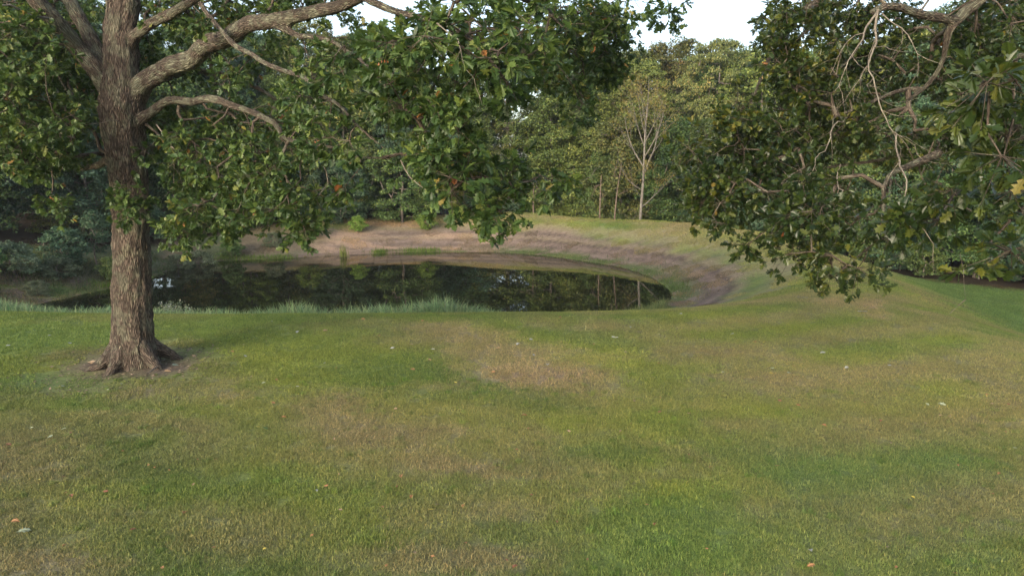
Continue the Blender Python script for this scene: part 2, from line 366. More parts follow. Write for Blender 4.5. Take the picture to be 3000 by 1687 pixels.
me = new_mesh('ground', tv, np.stack([i, i+1, i+nx+1, i+nx], 1), 4, [M_ground], True, colattr={'tint': np.c_[tint, np.ones(len(tint))]})
tag(link('ground', me), kind='structure')

def H1(x, y): return float(height(np.array([x]), np.array([y]))[0])

# water: one sheet reaching a little under the banks
M_water, nt, out = mat('pond_water')
b = nt.nodes.new('ShaderNodeBsdfPrincipled'); b.inputs['Base Color'].default_value = (.010, .011, .006, 1); b.inputs['Roughness'].default_value = .015; b.inputs['IOR'].default_value = 1.33
g = nt.nodes.new('ShaderNodeNewGeometry'); mp = nt.nodes.new('ShaderNodeMapping'); mp.inputs['Scale'].default_value = (1, .8, 1); nt.links.new(g.outputs['Position'], mp.inputs['Vector'])
bp = nt.nodes.new('ShaderNodeBump'); bp.inputs['Strength'].default_value = .10; bp.inputs['Distance'].default_value = .004
nt.links.new(noise_n(nt, mp.outputs[0], 2.2, 3, .5), bp.inputs['Height']); nt.links.new(bp.outputs[0], b.inputs['Normal']); nt.links.new(b.outputs[0], out.inputs[0])
cen = shore_s.mean(0); wv = []
for p in shore_s:
    d = p-cen; d = d/np.linalg.norm(d); wv.append(p+d*1.5)
wv = np.array(wv); wv3 = np.vstack([np.c_[wv, np.full(len(wv), WZ)], [[cen[0], cen[1], WZ]]]); k = np.arange(len(wv))
me = new_mesh('water', wv3, np.stack([k, (k+1) % len(k), np.full(len(k), len(k))], 1)[:, ::-1], 3, [M_water])
tag(link('water', me), kind='structure')

# ------------------------------------------------------------------ leaves
def leaf_outline(v=0):
    half = [(.0, .012), (.16, .015), (.20, .10), (.30, .23), (.36, .21), (.37, .10), (.50, .30), (.58, .34), (.62, .27), (.60, .12), (.72, .22), (.82, .24), (.83, .15), (.86, .08), (1.0, .0)]
    if v == 1: half = [(.0, .012), (.15, .02), (.25, .16), (.33, .20), (.36, .09), (.48, .34), (.60, .30), (.58, .13), (.75, .26), (.84, .18), (.85, .07), (1.0, .0)]
    if v == 2: half = [(.0, .01), (.18, .10), (.30, .14), (.33, .08), (.45, .24), (.55, .36), (.66, .33), (.66, .18), (.80, .26), (.90, .17), (.91, .08), (1.0, .0)]
    return half
def leaf_template(half, curl=.12, fold=.35):
    """both halves hinged on the midrib; curled down towards tip and edges"""
    V, T = [], []
    for sgn in (1, -1):
        rib = [(t, 0.0) for t in (1.0, .66, .33, 0.0)] if True else []
        poly = half+([(.66, 0), (.33, 0)] if len(half) > 9 else [])
        if poly[0][1] < .02: pass
        base = len(V)
        tri = tessellate_polygon([[Vector((p[0], p[1], 0)) for p in poly]])
        for x, y in poly: V.append((x, sgn*y, fold*y-curl*4*(x-.4)**2*.35-curl*y*y*3))
        for t in tri: T.append([base+q for q in (t if sgn > 0 else t[::-1])])
    return np.array(V), np.array(T)
SIMPLE = [(0.0, .01), (.20, .28), (.34, .12), (.50, .43), (.63, .17), (.80, .32), (.86, .12), (1.0, 0)]
SIMPLE2 = [(0.0, .01), (.26, .30), (.38, .13), (.58, .42), (.70, .18), (.84, .28), (1.0, 0)]
TMPL = [leaf_template(SIMPLE), leaf_template(SIMPLE2, .2, .5), leaf_template(SIMPLE, -.05, .15)]
RHOMB = (np.array([(0, 0, 0), (.5, .36, .10), (1, 0, -.08), (.5, -.36, .10)], float), np.array([(0, 1, 2), (0, 2, 3)]))
def frame(D, N):
    D = D/(np.linalg.norm(D, axis=1)[:, None]+1e-9); Sd = np.cross(N, D); Sd /= np.linalg.norm(Sd, axis=1)[:, None]+1e-9; N = np.cross(D, Sd); return D, Sd, N
def leaf_geo(P, D, N, size, tone, tmpl):
    D, Sd, N = frame(D, N); V0, T0 = tmpl; k = len(V0)
    V = P[:, None]+size[:, None, None]*(V0[None, :, 0:1]*D[:, None]+V0[None, :, 1:2]*Sd[:, None]+V0[None, :, 2:3]*N[:, None])
    T = T0[None]+(np.arange(len(P))*k)[:, None, None]
    return V.reshape(-1, 3), T.reshape(-1, 3), np.repeat(tone, k)
def leaf_mesh(name, P, D, N, size, tone, tmpls, m):
    Vs, Ts, Os, n = [], [], [], 0; pick = rng.integers(0, len(tmpls), len(P))
    for q, t in enumerate(tmpls):
        s_ = pick == q
        if not s_.any(): continue
        V, T, O = leaf_geo(P[s_], D[s_], N[s_], size[s_], tone[s_], t); Vs.append(V); Ts.append(T+n); Os.append(O); n += len(V)
    return new_mesh(name, np.vstack(Vs), np.vstack(Ts), 3, [m], False, fattr={'tone': np.concatenate(Os)})
def rand_dirs(n):
    v = rng.normal(size=(n, 3)); return v/np.linalg.norm(v, axis=1)[:, None]
def spray(centers, outdir, rad, nros, nleaf, size, droop=.25):
    """rosettes of leaves at twig ends round each cluster centre; returns leaves and twiglets"""
    n = len(centers); Cn = np.repeat(centers, nros, 0); O = np.repeat(outdir, nros, 0); R = np.repeat(rad, nros)
    d = rand_dirs(len(Cn))*1.0+O*.45; d[:, 2] *= .75; d /= np.linalg.norm(d, axis=1)[:, None]
    E = Cn+d*(R*rng.uniform(.35, 1.0, len(Cn)))[:, None]; E[:, 2] -= droop*R*rng.random(len(Cn))
    tw = (Cn, E)
    L = len(E); P = np.repeat(E, nleaf, 0); A = np.repeat(d, nleaf, 0)
    D = rand_dirs(L*nleaf)+A*.8; D[:, 2] -= .25; D /= np.linalg.norm(D, axis=1)[:, None]
    N = rand_dirs(L*nleaf)*.55+np.array([0, 0, 1.0])*.8+A*.35
    P = P+D*.02-A*(rng.random((L*nleaf, 1))*.10)
    s = size*rng.uniform(.65, 1.2, L*nleaf)
    return P, D, N, s, tw
def tones(n, P=None, seed=0, lo=.12, hi=.85, rare=.03):
    t = rng.uniform(lo, hi, n)
    if P is not None: t = t+(fbm(P/1.3, seed, 3)-.5)*.5
    t = np.clip(t, 0, .93); r = rng.random(n) < rare; t[r] = rng.uniform(.94, 1, r.sum()); return t

def connect(skel, skelcost, targets, mids=3, jit=.10, sag=.06):
    """grow side branches from the limb nodes to each target"""
    nodes = list(skel); cost = list(skelcost); par = [-1]*len(nodes)
    S0 = np.array(skel); dist = np.array([np.min(np.linalg.norm(S0-t, axis=1)) for t in targets]); order = np.argsort(dist)
    cap_ = len(nodes)+len(targets)*(mids+1)+5; NP_ = np.zeros((cap_, 3)); NC = np.zeros(cap_); n = len(nodes); NP_[:n] = S0; NC[:n] = skelcost
    par = np.full(cap_, -1); n0 = n; leafn = {}
    for ti in order:
        t = targets[ti]; dd = np.linalg.norm(NP_[:n]-t, axis=1); sc = dd+.12*NC[:n]; j = int(np.argmin(sc)); L = dd[j]
        prev = j; a = NP_[j].copy()
        m = mids if L > .8 else 1
        bow = rng.normal(size=3)*jit*L; bow[2] += abs(rng.normal())*sag*L
        for k in range(1, m+1):
            f = k/(m+1); p = a+(t-a)*f+bow*math.sin(math.pi*f)+rng.normal(size=3)*.03*L
            NP_[n] = p; NC[n] = NC[prev]+L/(m+1); par[n] = prev; prev = n; n += 1
        NP_[n] = t; NC[n] = NC[prev]+L/(m+1); par[n] = prev; leafn[int(ti)] = n; n += 1
    load = np.ones(n)
    for q in range(n-1, n0-1, -1):
        if par[q] >= 0: load[par[q]] += load[q]
    return NP_[:n], par[:n], load[:n], n0, leafn
def ellipse_targets(blobs, crad):
    out, rad = [], []
    for (px, py, rx, ry, y0, y1, dens) in blobs:
        ym = (y0+y1)/2; cpx = crad*FPX/ym; cnt = max(2, int(round(2.7*dens*rx*ry/(cpx*cpx))))
        for _ in range(cnt):
            r = math.sqrt(rng.random()); a = rng.random()*2*math.pi; yy = rng.uniform(y0, y1)
            rr = max(.15, 1-cpx*.5/max(rx, ry))
            out.append(at(px+rx*rr*r*math.cos(a), py+ry*rr*r*math.sin(a), yy)); rad.append(crad*rng.uniform(.75, 1.25))
    return np.array(out), np.array(rad)

def build_big_tree(name, label, paths, root, blobs, leafm, barkm, crad=.55, leafsize=.155, nros=6, nleaf=6, splitnames=True, voxel=.04, dead=None, tone_hi=.85, rare=.012, clear=None):
    """paths: list of (part name, [points], [radii], parent path)"""
    T = empty(name, tuple(root)); r0 = np.array(root, float); tag(T, label, 'tree')
    # limbs fused by remeshing tubes, then split again limb by limb
    Vs, Fs, n, segs = [], [], 0, []
    skel, cost = [], []
    for pi, (pn, pts, rad, c0) in enumerate(paths):
        P, R = smooth_path(pts, rad, .22); L = np.concatenate([[0], np.cumsum(np.linalg.norm(np.diff(P, axis=0), axis=1))])
        wob = (np.stack([vnoise(np.c_[L*1.1, L*0+q*9+pi*31, L*0], 4) for q in range(3)], 1)-.5)*2*np.minimum(R, .12)[:, None]*.8
        if pi: P = P+wob*np.minimum(1, L/1.0)[:, None]
        V, F, B = tube(P, R, 14); Vs.append(V); Fs += [tuple(f) for f in (F+n)]
        Fs.append(tuple(range(n+13, n-1, -1))); Fs.append(tuple(range(n+len(V)-14, n+len(V)))); n += len(V)
        segs.append((P, R, L)); skel += list(P[2:]); cost += list(c0+L[2:])
    me = bpy.data.meshes.new('tmp'); me.from_pydata([tuple(v) for v in np.vstack(Vs)], [], Fs); me.update()
    o = bpy.data.objects.new('tmp', me); C.objects.link(o)
    md = o.modifiers.new('r', 'REMESH'); md.mode = 'VOXEL'; md.voxel_size = voxel; md.use_smooth_shade = True
    sm = o.modifiers.new('s', 'SMOOTH'); sm.iterations = 5; sm.factor = .5
    dg = bpy.context.evaluated_depsgraph_get(); ev = o.evaluated_get(dg); em = ev.to_mesh()
    nv = len(em.vertices); co = np.zeros(nv*3, np.float32); em.vertices.foreach_get('co', co); co = co.reshape(-1, 3).astype(float)
    nl = len(em.loops); lp = np.zeros(nl, np.int32); em.loops.foreach_get('vertex_index', lp)
    tot = np.zeros(len(em.polygons), np.int32); em.polygons.foreach_get('loop_total', tot)
    no = np.zeros(nv*3, np.float32); em.vertices.foreach_get('normal', no); no = no.reshape(-1, 3).astype(float)
    ev.to_mesh_clear(); bpy.data.objects.remove(o); bpy.data.meshes.remove(me)
    # nearest limb, bark coordinates
    best = np.full(nv, 1e9); own = np.zeros(nv, int); bark = np.zeros((nv, 3)); loc_r = np.zeros(nv)
    for pi, (P, R, L) in enumerate(segs):
        ref = np.array([.3, .8, .1])
        bd = np.full(nv, 1e9); br = np.zeros(nv); bb = np.zeros((nv, 3))
        for a in range(len(P)-1):
            d = P[a+1]-P[a]; l2 = d@d+1e-12; w = co-P[a]; t = np.clip(w@d/l2, 0, 1); q = w-t[:, None]*d; ds = np.linalg.norm(q, axis=1); r = R[a]+(R[a+1]-R[a])*t
            m = ds < bd
            if not m.any(): continue
            dn = d/math.sqrt(l2); u = ref-dn*(ref@dn); u /= np.linalg.norm(u); v = np.cross(dn, u)
            th = np.arctan2(q@v, q@u)
            bd = np.where(m, ds, bd); br = np.where(m, r, br); rc = R.max()*.6+r*.4
            bb[m] = np.stack([np.cos(th)*rc, np.sin(th)*rc, L[a]+t*math.sqrt(l2)], 1)[m]
        sc = bd-br; m = sc < best; best = np.where(m, sc, best); own = np.where(m, pi, own); loc_r = np.where(m, br, loc_r); bark[m] = bb[m]
    big = (fbm(co*3.0, 11, 3)-.5)*.10*np.minimum(1, loc_r/.4)
    ridge_ = (np.abs(fbm(bark*np.array([9, 9, 1.6]), 14, 3)-.5))*.16*np.minimum(1, loc_r/.35)
    co = co+no*(big+ridge_)[:, None]
    faces_own = own[lp[np.concatenate([[0], np.cumsum(tot)[:-1]])]]
    starts = np.concatenate([[0], np.cumsum(tot)[:-1]])
    co_l = co-r0
    for pi, (pn, *_r) in enumerate(paths):
        fm = faces_own == pi
        if not fm.any(): continue
        idx = np.concatenate([np.arange(s_, s_+t_) for s_, t_ in zip(starts[fm], tot[fm])]); vi, inv = np.unique(lp[idx], return_inverse=True)
        link(pn, new_mesh(pn, co_l[vi], inv, tot[fm], [M_limb_bark if pn == 'limb' else barkm], True, vecattr={'bark': bark[vi]}), T)
    # twigs and leaves
    tg, tr = ellipse_targets(blobs, crad)
    if clear:                                            # keep the big limbs free of leaves on the near side
        keep = np.ones(len(tg), bool)
        for P_, R_, _L in [segs[q] for q in clear]:
            for a_ in range(0, len(P_), 2):
                if R_[a_] < .075 or (R_[a_] > .35 and P_[a_][2] < 6.3): continue
                u = P_[a_]-np.array([0, 0, CAM_Z]); dl = np.linalg.norm(u); u /= dl; w_ = tg-np.array([0, 0, CAM_Z]); al = w_@u
                off = np.linalg.norm(w_-al[:, None]*u, axis=1)
                keep &= ~((al < dl+.2) & (off < (R_[a_]+crad*.85)*np.clip(al/dl, .5, 1)))
        kp = keep | (rng.random(len(tg)) < .12); tg, tr = tg[kp], tr[kp]
    NPp, par, load, n0, leafn = connect(np.array(skel), np.array(cost), tg)
    e = np.arange(n0, len(NPp)); pa = par[e]; rr = np.minimum(.0045*load**.52, .05)+.002
    rp = np.where(pa >= n0, rr[pa], np.maximum(rr[e]*1.25, 0))
    A = Acc(); A.add(*edge_tubes(NPp[pa], NPp[e], rp, rr[e], 5))
    od = np.zeros((len(tg), 3))
    for ti, nd in leafn.items():
        v = NPp[nd]-NPp[par[nd]]; od[ti] = v/(np.linalg.norm(v)+1e-9)
    P, D, N, s, tw = spray(tg, od, tr, nros, nleaf, leafsize)
    A.add(*edge_tubes(tw[0], tw[1], np.full(len(tw[0]), .0045), np.full(len(tw[0]), .0022), 3))
    A.v = [v-r0 for v in A.v]
    tag(link('twigs', A.mesh('twigs', M_twig), T), kind='stuff')
    print('LEAVES', name, len(tg), len(P)); tn = tones(len(P), P, 5, .08, tone_hi, rare)
    px, py, dep = project(P); inview = (px > 10) & (px < 2990) & (py > 5) & (py < 1600) & (dep > 1)
    order = np.argsort(np.where(inview, dep, 1e9)); pick = order[:290]; rest = np.ones(len(P), bool); rest[pick] = False
    tag(link('foliage', leaf_mesh('foliage', P[rest]-r0, D[rest], N[rest], s[rest], tn[rest], TMPL, leafm), T), kind='stuff')
    fine = []
    for q in range(10):
        V0, T0 = leaf_template(leaf_outline(q % 3), [.12, .2, -.05, .3][q % 4], [.35, .5, .2][q % 3])
        tv_ = [.2, .35, .45, .5, .55, .62, .7, .78, .86, .9][q]
        fine.append(new_mesh('leaf', V0, T0, 3, [leafm], False, fattr={'tone': np.full(len(V0), tv_)}))
    rare = new_mesh('leaf', *leaf_template(leaf_outline(0), .3, .5), 3, [leafm], False, fattr={'tone': np.full(len(leaf_template(leaf_outline(0))[0]), .99)})
    Dp, Sp, Npp = frame(D[pick], N[pick])
    for q, ix in enumerate(pick):
        lf = link('leaf', fine[int(tn[ix]*10) % 10] if tn[ix] < .94 else rare, T)
        Mx = Matrix.Identity(4)
        for r_ in range(3):
            Mx[r_][0], Mx[r_][1], Mx[r_][2], Mx[r_][3] = Dp[q][r_]*s[ix], Sp[q][r_]*s[ix], Npp[q][r_]*s[ix], P[ix][r_]-r0[r_]
        lf.matrix_local = Mx
    return T

# ------------------------------------------------------------------ the big oak on the left
OB = on_z(395, 1068, 0); OY = OB[1]
OB[2] = H1(OB[0], OB[1])
def A_(l): return [at(x, y, yy) for x, y, yy in l]
tr = [np.array([OB[0], OY, -.35])]+A_([(392, 1050, OY), (388, 1000, OY), (387, 930, OY), (386, 800, OY), (384, 680, OY), (378, 560, OY), (368, 450, OY), (360, 370, OY), (358, 300, OY), (357, 220, OY), (354, 120, OY+.1), (362, 10, OY+.2), (372, -160, OY+.4), (360, -420, OY+.6)])
tr_r = [.80, .74, .64, .575, .545, .53, .53, .54, .62, .64, .48, .43, .45, .36, .22]
paths = [('trunk', tr, tr_r, 0),
 ('limb', A_([(352, 330, OY), (318, 262, OY), (272, 195, OY-.2), (215, 125, OY-.4), (160, 70, OY-.8), (95, 5, OY-1.2), (40, -80, OY-1.5), (-60, -200, OY-2)]), [.34, .30, .26, .24, .235, .21, .18, .12], 5),
 ('limb', A_([(335, 265, OY), (308, 190, OY+.1), (265, 103, OY+.2), (205, -5, OY+.3), (150, -120, OY+.4), (60, -260, OY+.6)]), [.24, .22, .20, .185, .16, .10], 5.5),
 ('limb', A_([(362, 160, OY), (385, 118, OY), (414, 83, OY-.2), (455, 62, OY-.4), (500, 46, OY-.6), (560, 12, OY-1), (620, -60, OY-1.4), (700, -160, OY-2)]), [.26, .18, .155, .145, .145, .12, .10, .07], 6.5),
 ('limb', A_([(370, 320, OY), (414, 262, OY-.1), (497, 202, OY-.6), (580, 150, OY-1.2), (642, 118, OY-1.8), (725, 83, OY-2.6), (828, 64, OY-3.4), (911, 46, OY-4.2), (994, 20, OY-5), (1120, -30, OY-6), (1300, -90, OY-7), (1500, -130, OY-8)]), [.34, .28, .255, .245, .23, .19, .17, .14, .13, .12, .10, .06], 5),
 ('limb', A_([(380, 385, OY), (425, 338, OY-.2), (476, 306, OY-.5), (518, 297, OY-.8), (560, 298, OY-1.1), (621, 290, OY-1.7), (683, 306, OY-2.3), (745, 331, OY-2.9), (811, 356, OY-3.5), (830, 397, OY-3.8), (870, 412, OY-4.2), (930, 424, OY-4.8), (1000, 443, OY-5.4), (1062, 460, OY-6), (1145, 468, OY-6.8)]), [.22, .15, .125, .115, .11, .105, .095, .085, .075, .06, .055, .05, .045, .04, .03], 4.5),
 ('limb', A_([(588, 10, OY-1.8), (600, 30, OY-2), (646, 83, OY-2.6), (683, 124, OY-3.2), (745, 157, OY-4), (807, 203, OY-4.8), (890, 228, OY-5.6), (952, 281, OY-6.4), (1000, 318, OY-7), (1045, 365, OY-7.6), (1120, 430, OY-8.2), (1180, 480, OY-8.6)]), [.08, .07, .07, .072, .068, .064, .058, .05, .045, .04, .03, .02], 9),
 ('limb', A_([(345, 478, OY), (315, 470, OY+.6), (255, 488, OY+1.4), (180, 494, OY+2), (103, 498, OY+2.2), (10, 489, OY+2.3), (-120, 470, OY+2.4)]), [.22, .13, .11, .10, .095, .085, .06], 4),
 ('limb', A_([(800, 70, OY-3.2), (861, 95, OY-3.6), (915, 112, OY-4.4), (960, 122, OY-5), (1040, 160, OY-6.2), (1120, 240, OY-8), (1180, 330, OY-9)]), [.10, .075, .065, .055, .05, .04, .025], 9),
 ('limb', A_([(1060, -10, OY-5.6), (1130, 20, OY-6.8), (1240, 50, OY-8), (1340, 90, OY-9), (1430, 160, OY-9.8), (1500, 260, OY-9.6), (1540, 380, OY-8.8)]), [.10, .07, .06, .05, .042, .035, .02], 11),
 ('limb', A_([(1300, -90, OY-7), (1420, -60, OY-5.5), (1540, 0, OY-3), (1640, 70, OY-1), (1700, 150, OY+.5), (1710, 260, OY)]), [.10, .09, .08, .065, .05, .02], 12),
 ('limb', A_([(358, 260, OY+.2), (430, 240, OY+1.2), (520, 215, OY+2.2), (640, 220, OY+3), (760, 260, OY+3.4), (850, 330, OY+3.2)]), [.25, .15, .12, .10, .075, .04], 6),
]
paths = [(a_, b_, [q*(.86 if a_ == 'trunk' else .89) for q in c_], d_) for a_, b_, c_, d_ in paths]
for dx, dy, L in ((-1.0, -.5, 1.15), (1.0, -.55, 1.2), (-.15, -1, 1.0), (.9, .6, 1.1), (-1, .5, 1.1)):   # root flares
    dn = math.hypot(dx, dy); dx, dy = dx/dn, dy/dn
    paths.append(('root', [OB+np.array([dx*.25, dy*.25, .95]), OB+np.array([dx*.52, dy*.52, .42]), OB+np.array([dx*.85, dy*.85, .10]), OB+np.array([dx*L*1.2, dy*L*1.2, -.16])], [.18, .19, .14, .06], 99))
oakblobs = [
 (60, 230, 230, 230, 15, 21, 3.2), (150, 420, 190, 80, 15.5, 21, 2.6), (110, 30, 200, 90, 17, 22, 2.0), (40, 450, 90, 60, 16, 20, 2),
 (455, 130, 75, 120, 17, 22, .8), (600, 60, 130, 80, 16, 22, 1.6), (560, 400, 190, 130, 16, 22, 2.2), (700, 300, 150, 120, 15, 21, .8), (480, 330, 90, 60, 18.5, 22, 2),
 (660, 540, 190, 110, 14, 20, 2.6), (540, 650, 110, 60, 14.5, 18, 2.2), (390, 590, 85, 38, 16.6, 17.6, 2.6), (430, 460, 60, 40, 16.8, 17.8, 2.0), (335, 432, 60, 22, 17, 17.8, 1.8), (690, 660, 60, 60, 14, 17, 1.6),
 (165, 600, 60, 60, 17, 19, 1.1), (120, 480, 120, 30, 16, 19, 1.5),
 (870, 600, 120, 90, 13, 18, 2.2), (880, 670, 50, 30, 13, 16, 1.4), (840, 430, 150, 130, 13, 19, 1.9), (930, 270, 130, 100, 11, 18, 1.4), (1030, 130, 150, 110, 9.5, 16, 1.6), (820, 30, 130, 50, 13, 20, 1.0), (700, 190, 100, 60, 14, 19, .9), (1000, 420, 90, 90, 11, 16, 1.2), (1000, 560, 70, 50, 12, 15, .5),
 (1220, 60, 200, 110, 8.2, 13.5, 2.6), (1180, 230, 150, 120, 8.6, 13.5, 2.2), (1480, 110, 130, 150, 8.2, 13, 2.4), (1340, 170, 120, 120, 9, 14, 1.8), (1480, 250, 100, 90, 9, 13, 1.8), (1240, 330, 130, 85, 9, 14, 2.2),
 (1320, 430, 140, 90, 9, 14.5, 2.6), (1270, 460, 110, 90, 9.5, 14, 1.8), (1500, 520, 90, 45, 10, 14.5, 2.4), (1610, 530, 40, 36, 11, 14, 1.8), (1400, 520, 150, 55, 9, 13, 2.8), (1500, 550, 70, 26, 10, 13, 1.6), (1390, 575, 80, 26, 9.2, 12, 2.2), (1440, 618, 26, 22, 9.2, 10.5, 3.4), (1320, 560, 50, 36, 9.5, 11, 1.5),
 (1700, 140, 150, 150, 16, 23, 2.8), (1600, 60, 230, 80, 14, 22, 1.8), (1585, 205, 80, 50, 13, 19, 2.0), (1800, 90, 70, 90, 16, 20, 2.2), (1790, 200, 50, 40, 16, 19, 2), (1705, 300, 38, 55, 15, 17, 2.0), (1850, 10, 60, 40, 14, 18, 1.6), (1955, 40, 26, 55, 13, 15, 2.2),
 (300, 120, 170, 140, 20.5, 24, 1.2), (560, 140, 110, 120, 20, 24, 1.3), (200, 300, 160, 120, 20, 24, 1.2), (760, 380, 160, 140, 18, 23, 1.0), (500, 20, 110, 70, 18.5, 23, 1.9), (640, 30, 130, 60, 18, 23, 2.0), (800, 0, 150, 45, 16, 22, 1.8), (960, 10, 120, 50, 14, 20, 1.8), (740, 130, 120, 50, 17.5, 22, 1.4), (30, 120, 110, 110, 17, 21, 1.4),
 (500, -200, 700, 160, 14, 22, 1.0), (1400, -180, 600, 140, 9, 20, 1.5), (700, -450, 900, 120, 13, 22, .4)]
OAK = build_big_tree('oak_tree', 'massive old oak with furrowed lichen-spotted trunk standing on the lawn before the pond', paths, OB, oakblobs, M_oak_leaf, M_oak_bark, crad=.52, leafsize=.158, nros=9, nleaf=8, clear=[0, 1, 2, 3, 4, 5, 6])

# ------------------------------------------------------------------ the oak whose boughs hang in from the right
RB = np.array([15.0, 14.0, H1(15.0, 14.0)])
rp = [('trunk', [RB+[0, 0, -.4], RB+[0, 0, .3], RB+[0, 0, 2], RB+[-.1, 0, 5], RB+[-.2, .1, 8], RB+[-.3, .2, 12], RB+[-.2, .3, 16]], [.75, .62, .5, .47, .42, .3, .15], 0),
 ('limb', [RB+[-.2, .1, 7.5], at(3150, -150, 15), at(2960, -70, 15.2), at(2860, 10, 15), at(2800, 65, 14.8), at(2775, 100, 14.8), at(2760, 170, 15), at(2735, 220, 15.1), at(2700, 260, 15), at(2655, 292, 14.8)], [.24, .20, .155, .125, .10, .08, .05, .055, .055, .035], 8),
 ('limb', [at(2800, 65, 14.8), at(2765, 58, 14.6), at(2700, 50, 14.2), at(2640, 30, 13.9), at(2600, 28, 13.7), at(2560, 45, 13.5)], [.10, .09, .085, .08, .07, .055], 12),
 ('limb', [at(2700, 262, 15), at(2660, 262, 15), at(2600, 275, 14.8), at(2530, 310, 14.6), at(2470, 335, 14.4), at(2440, 350, 14.2), at(2440, 380, 14.1), at(2405, 405, 14), at(2340, 440, 13.8)], [.06, .05, .045, .04, .035, .03, .028, .024, .012], 13),
 ('limb', [RB+[-.2, .1, 5.5], at(3150, 350, 12), at(2900, 430, 14.5), at(2700, 450, 15.5), at(2450, 490, 15.8), at(2250, 520, 15.4), at(2080, 580, 14.8)], [.20, .13, .08, .055, .04, .03, .015], 8),
 ('limb', [at(2750, 450, 13.8), at(2610, 520, 12.8), at(2590, 620, 12.4), at(2570, 700, 12.2), at(2480, 780, 12)], [.08, .05, .04, .035, .02], 13),
 ('limb', [RB+[-.2, .1, 9], at(3000, -200, 16), at(2700, -150, 17), at(2450, -40, 17), at(2300, 100, 16.5), at(2200, 300, 15.5)], [.26, .2, .16, .12, .08, .03], 9),
 ('limb', [RB+[-.2, 0, 4.5], [11, 10.5, 6.4], [7.6, 7.2, 6.7], at(3120, 330, 5.9), at(3010, 390, 5.5), at(2930, 430, 5.4)], [.20, .14, .09, .05, .03, .012], 7),
 ('limb', [[7.6, 7.2, 6.7], at(3050, 150, 6.2), at(2940, 200, 5.6), at(2880, 240, 5.2)], [.06, .04, .02, .01], 12),
 ('limb', [[7.6, 7.2, 6.7], at(3050, 560, 7), at(2950, 640, 6.6), at(2800, 620, 7), at(2640, 630, 7.2)], [.07, .045, .03, .02, .01], 12),
]
rblobs = [
 (2360, 130, 130, 170, 14, 19, 2.8), (2290, 60, 60, 80, 14, 18, 2.4), (2420, 330, 150, 160, 14, 19, 2.4), (2250, 400, 160, 130, 13, 18, 3.0), (2140, 330, 80, 60, 13, 17, 1.8), (2060, 460, 80, 110, 13, 17, 2.2), (2150, 560, 150, 90, 12.5, 16, 3.0), (2350, 560, 170, 90, 12, 17, 3.0),
 (2110, 640, 60, 34, 12, 14, 2.2), (2190, 715, 30, 28, 12, 13.5, 1.8), (2270, 650, 90, 50, 11.5, 15, 2.2), (2430, 640, 150, 70, 11, 15, 2.4), (2400, 735, 100, 45, 11, 13, 1.9), (2430, 800, 60, 24, 11, 12.5, 2.0), (2510, 785, 40, 36, 11, 12.5, 2.0), (2320, 745, 36, 26, 11, 12.5, 1.6), (2610, 690, 80, 28, 11, 13.5, 1.9),
 (2560, 180, 140, 160, 16, 20, 1.3), (2620, 420, 150, 80, 14, 18, 1.8), (2520, 60, 200, 70, 16, 20, 2.4), (2820, 180, 150, 170, 15, 19, 2.6), (2870, 380, 140, 120, 13, 18, 2.6), (2740, 560, 90, 80, 13, 16, .9), (2940, 40, 90, 80, 13, 18, 2.0),
 (2965, 230, 55, 100, 4.9, 6.8, 1.2), (2890, 240, 60, 50, 4.9, 5.6, 1.4), (2945, 330, 60, 60, 5, 6.5, 1.2), (2935, 460, 75, 50, 4.9, 6.2, 1.7), (2965, 560, 60, 60, 5.4, 7, 1.0), (2810, 560, 90, 50, 6.5, 8, .8), (2960, 730, 45, 80, 5.8, 7, 1.2), (2640, 630, 55, 14, 6.8, 7.4, 1.3), (2760, 640, 80, 20, 7, 8, .6),
 (2700, -200, 500, 140, 13, 20, .7), (3250, 200, 250, 400, 9, 18, .7)]
RO = build_big_tree('oak_tree', 'drooping leafy oak boughs with pale dead twigs hanging in from the right', rp, RB, rblobs, M_oak_leaf2, M_oak_bark, crad=.46, leafsize=.132, voxel=.035, nros=9, nleaf=9, rare=.002)

# dead lichen-grey branches of the right oak
def wander(p, d, L, r, lev, A, droop=.0, spread=.7):
    n = max(3, int(L/.14)); pts = [p.copy()]; rad = [r]; d = d/np.linalg.norm(d)
    for k in range(n):
        d = d+rng.normal(size=3)*.26+np.array([0, 0, -droop]); d /= np.linalg.norm(d); p = p+d*L/n; pts.append(p.copy()); rad.append(r*(1-.75*(k+1)/n))
        if lev > 0 and k > 0 and rng.random() < .8:
            q = rng.normal(size=3); q -= d*(q@d); q /= np.linalg.norm(q); wander(p, d*.75+q*spread, L*rng.uniform(.3, .6), rad[-1]*.6, lev-1, A, droop, spread)
    V, F, B = tube(np.array(pts), np.array(rad), 5 if r > .012 else 4); A.add(V, F, B)
def dead_branch(parent, r0, path, radii, lev=2, tl=(.5, 1.1), every=.2):
    A = Acc(); P, R = smooth_path(path, [q*.5 for q in radii], .14); P = P+(np.stack([vnoise(np.c_[np.arange(len(P))*.55, np.full(len(P), q*7.), np.full(len(P), float(path[0][0]))], 3) for q in range(3)], 1)-.5)*.13; V, F, B = tube(P, R, 8); A.add(V, F, B)
    T = np.gradient(P, axis=0); acc = 0
    for k in range(2, len(P)):
        acc += .14
        if acc > every:
            acc = 0; t = T[k]/np.linalg.norm(T[k]); q = rng.normal(size=3); q -= t*(q@t); q /= np.linalg.norm(q); q[2] -= .25
            wander(P[k].copy(), t*.5+q*.8, rng.uniform(*tl), min(max(R[k]*.6, .005), .010), lev, A, .03)
    A.v = [v-r0 for v in A.v]
    return link('dead_branch', A.mesh('dead_branch', M_dead), parent)
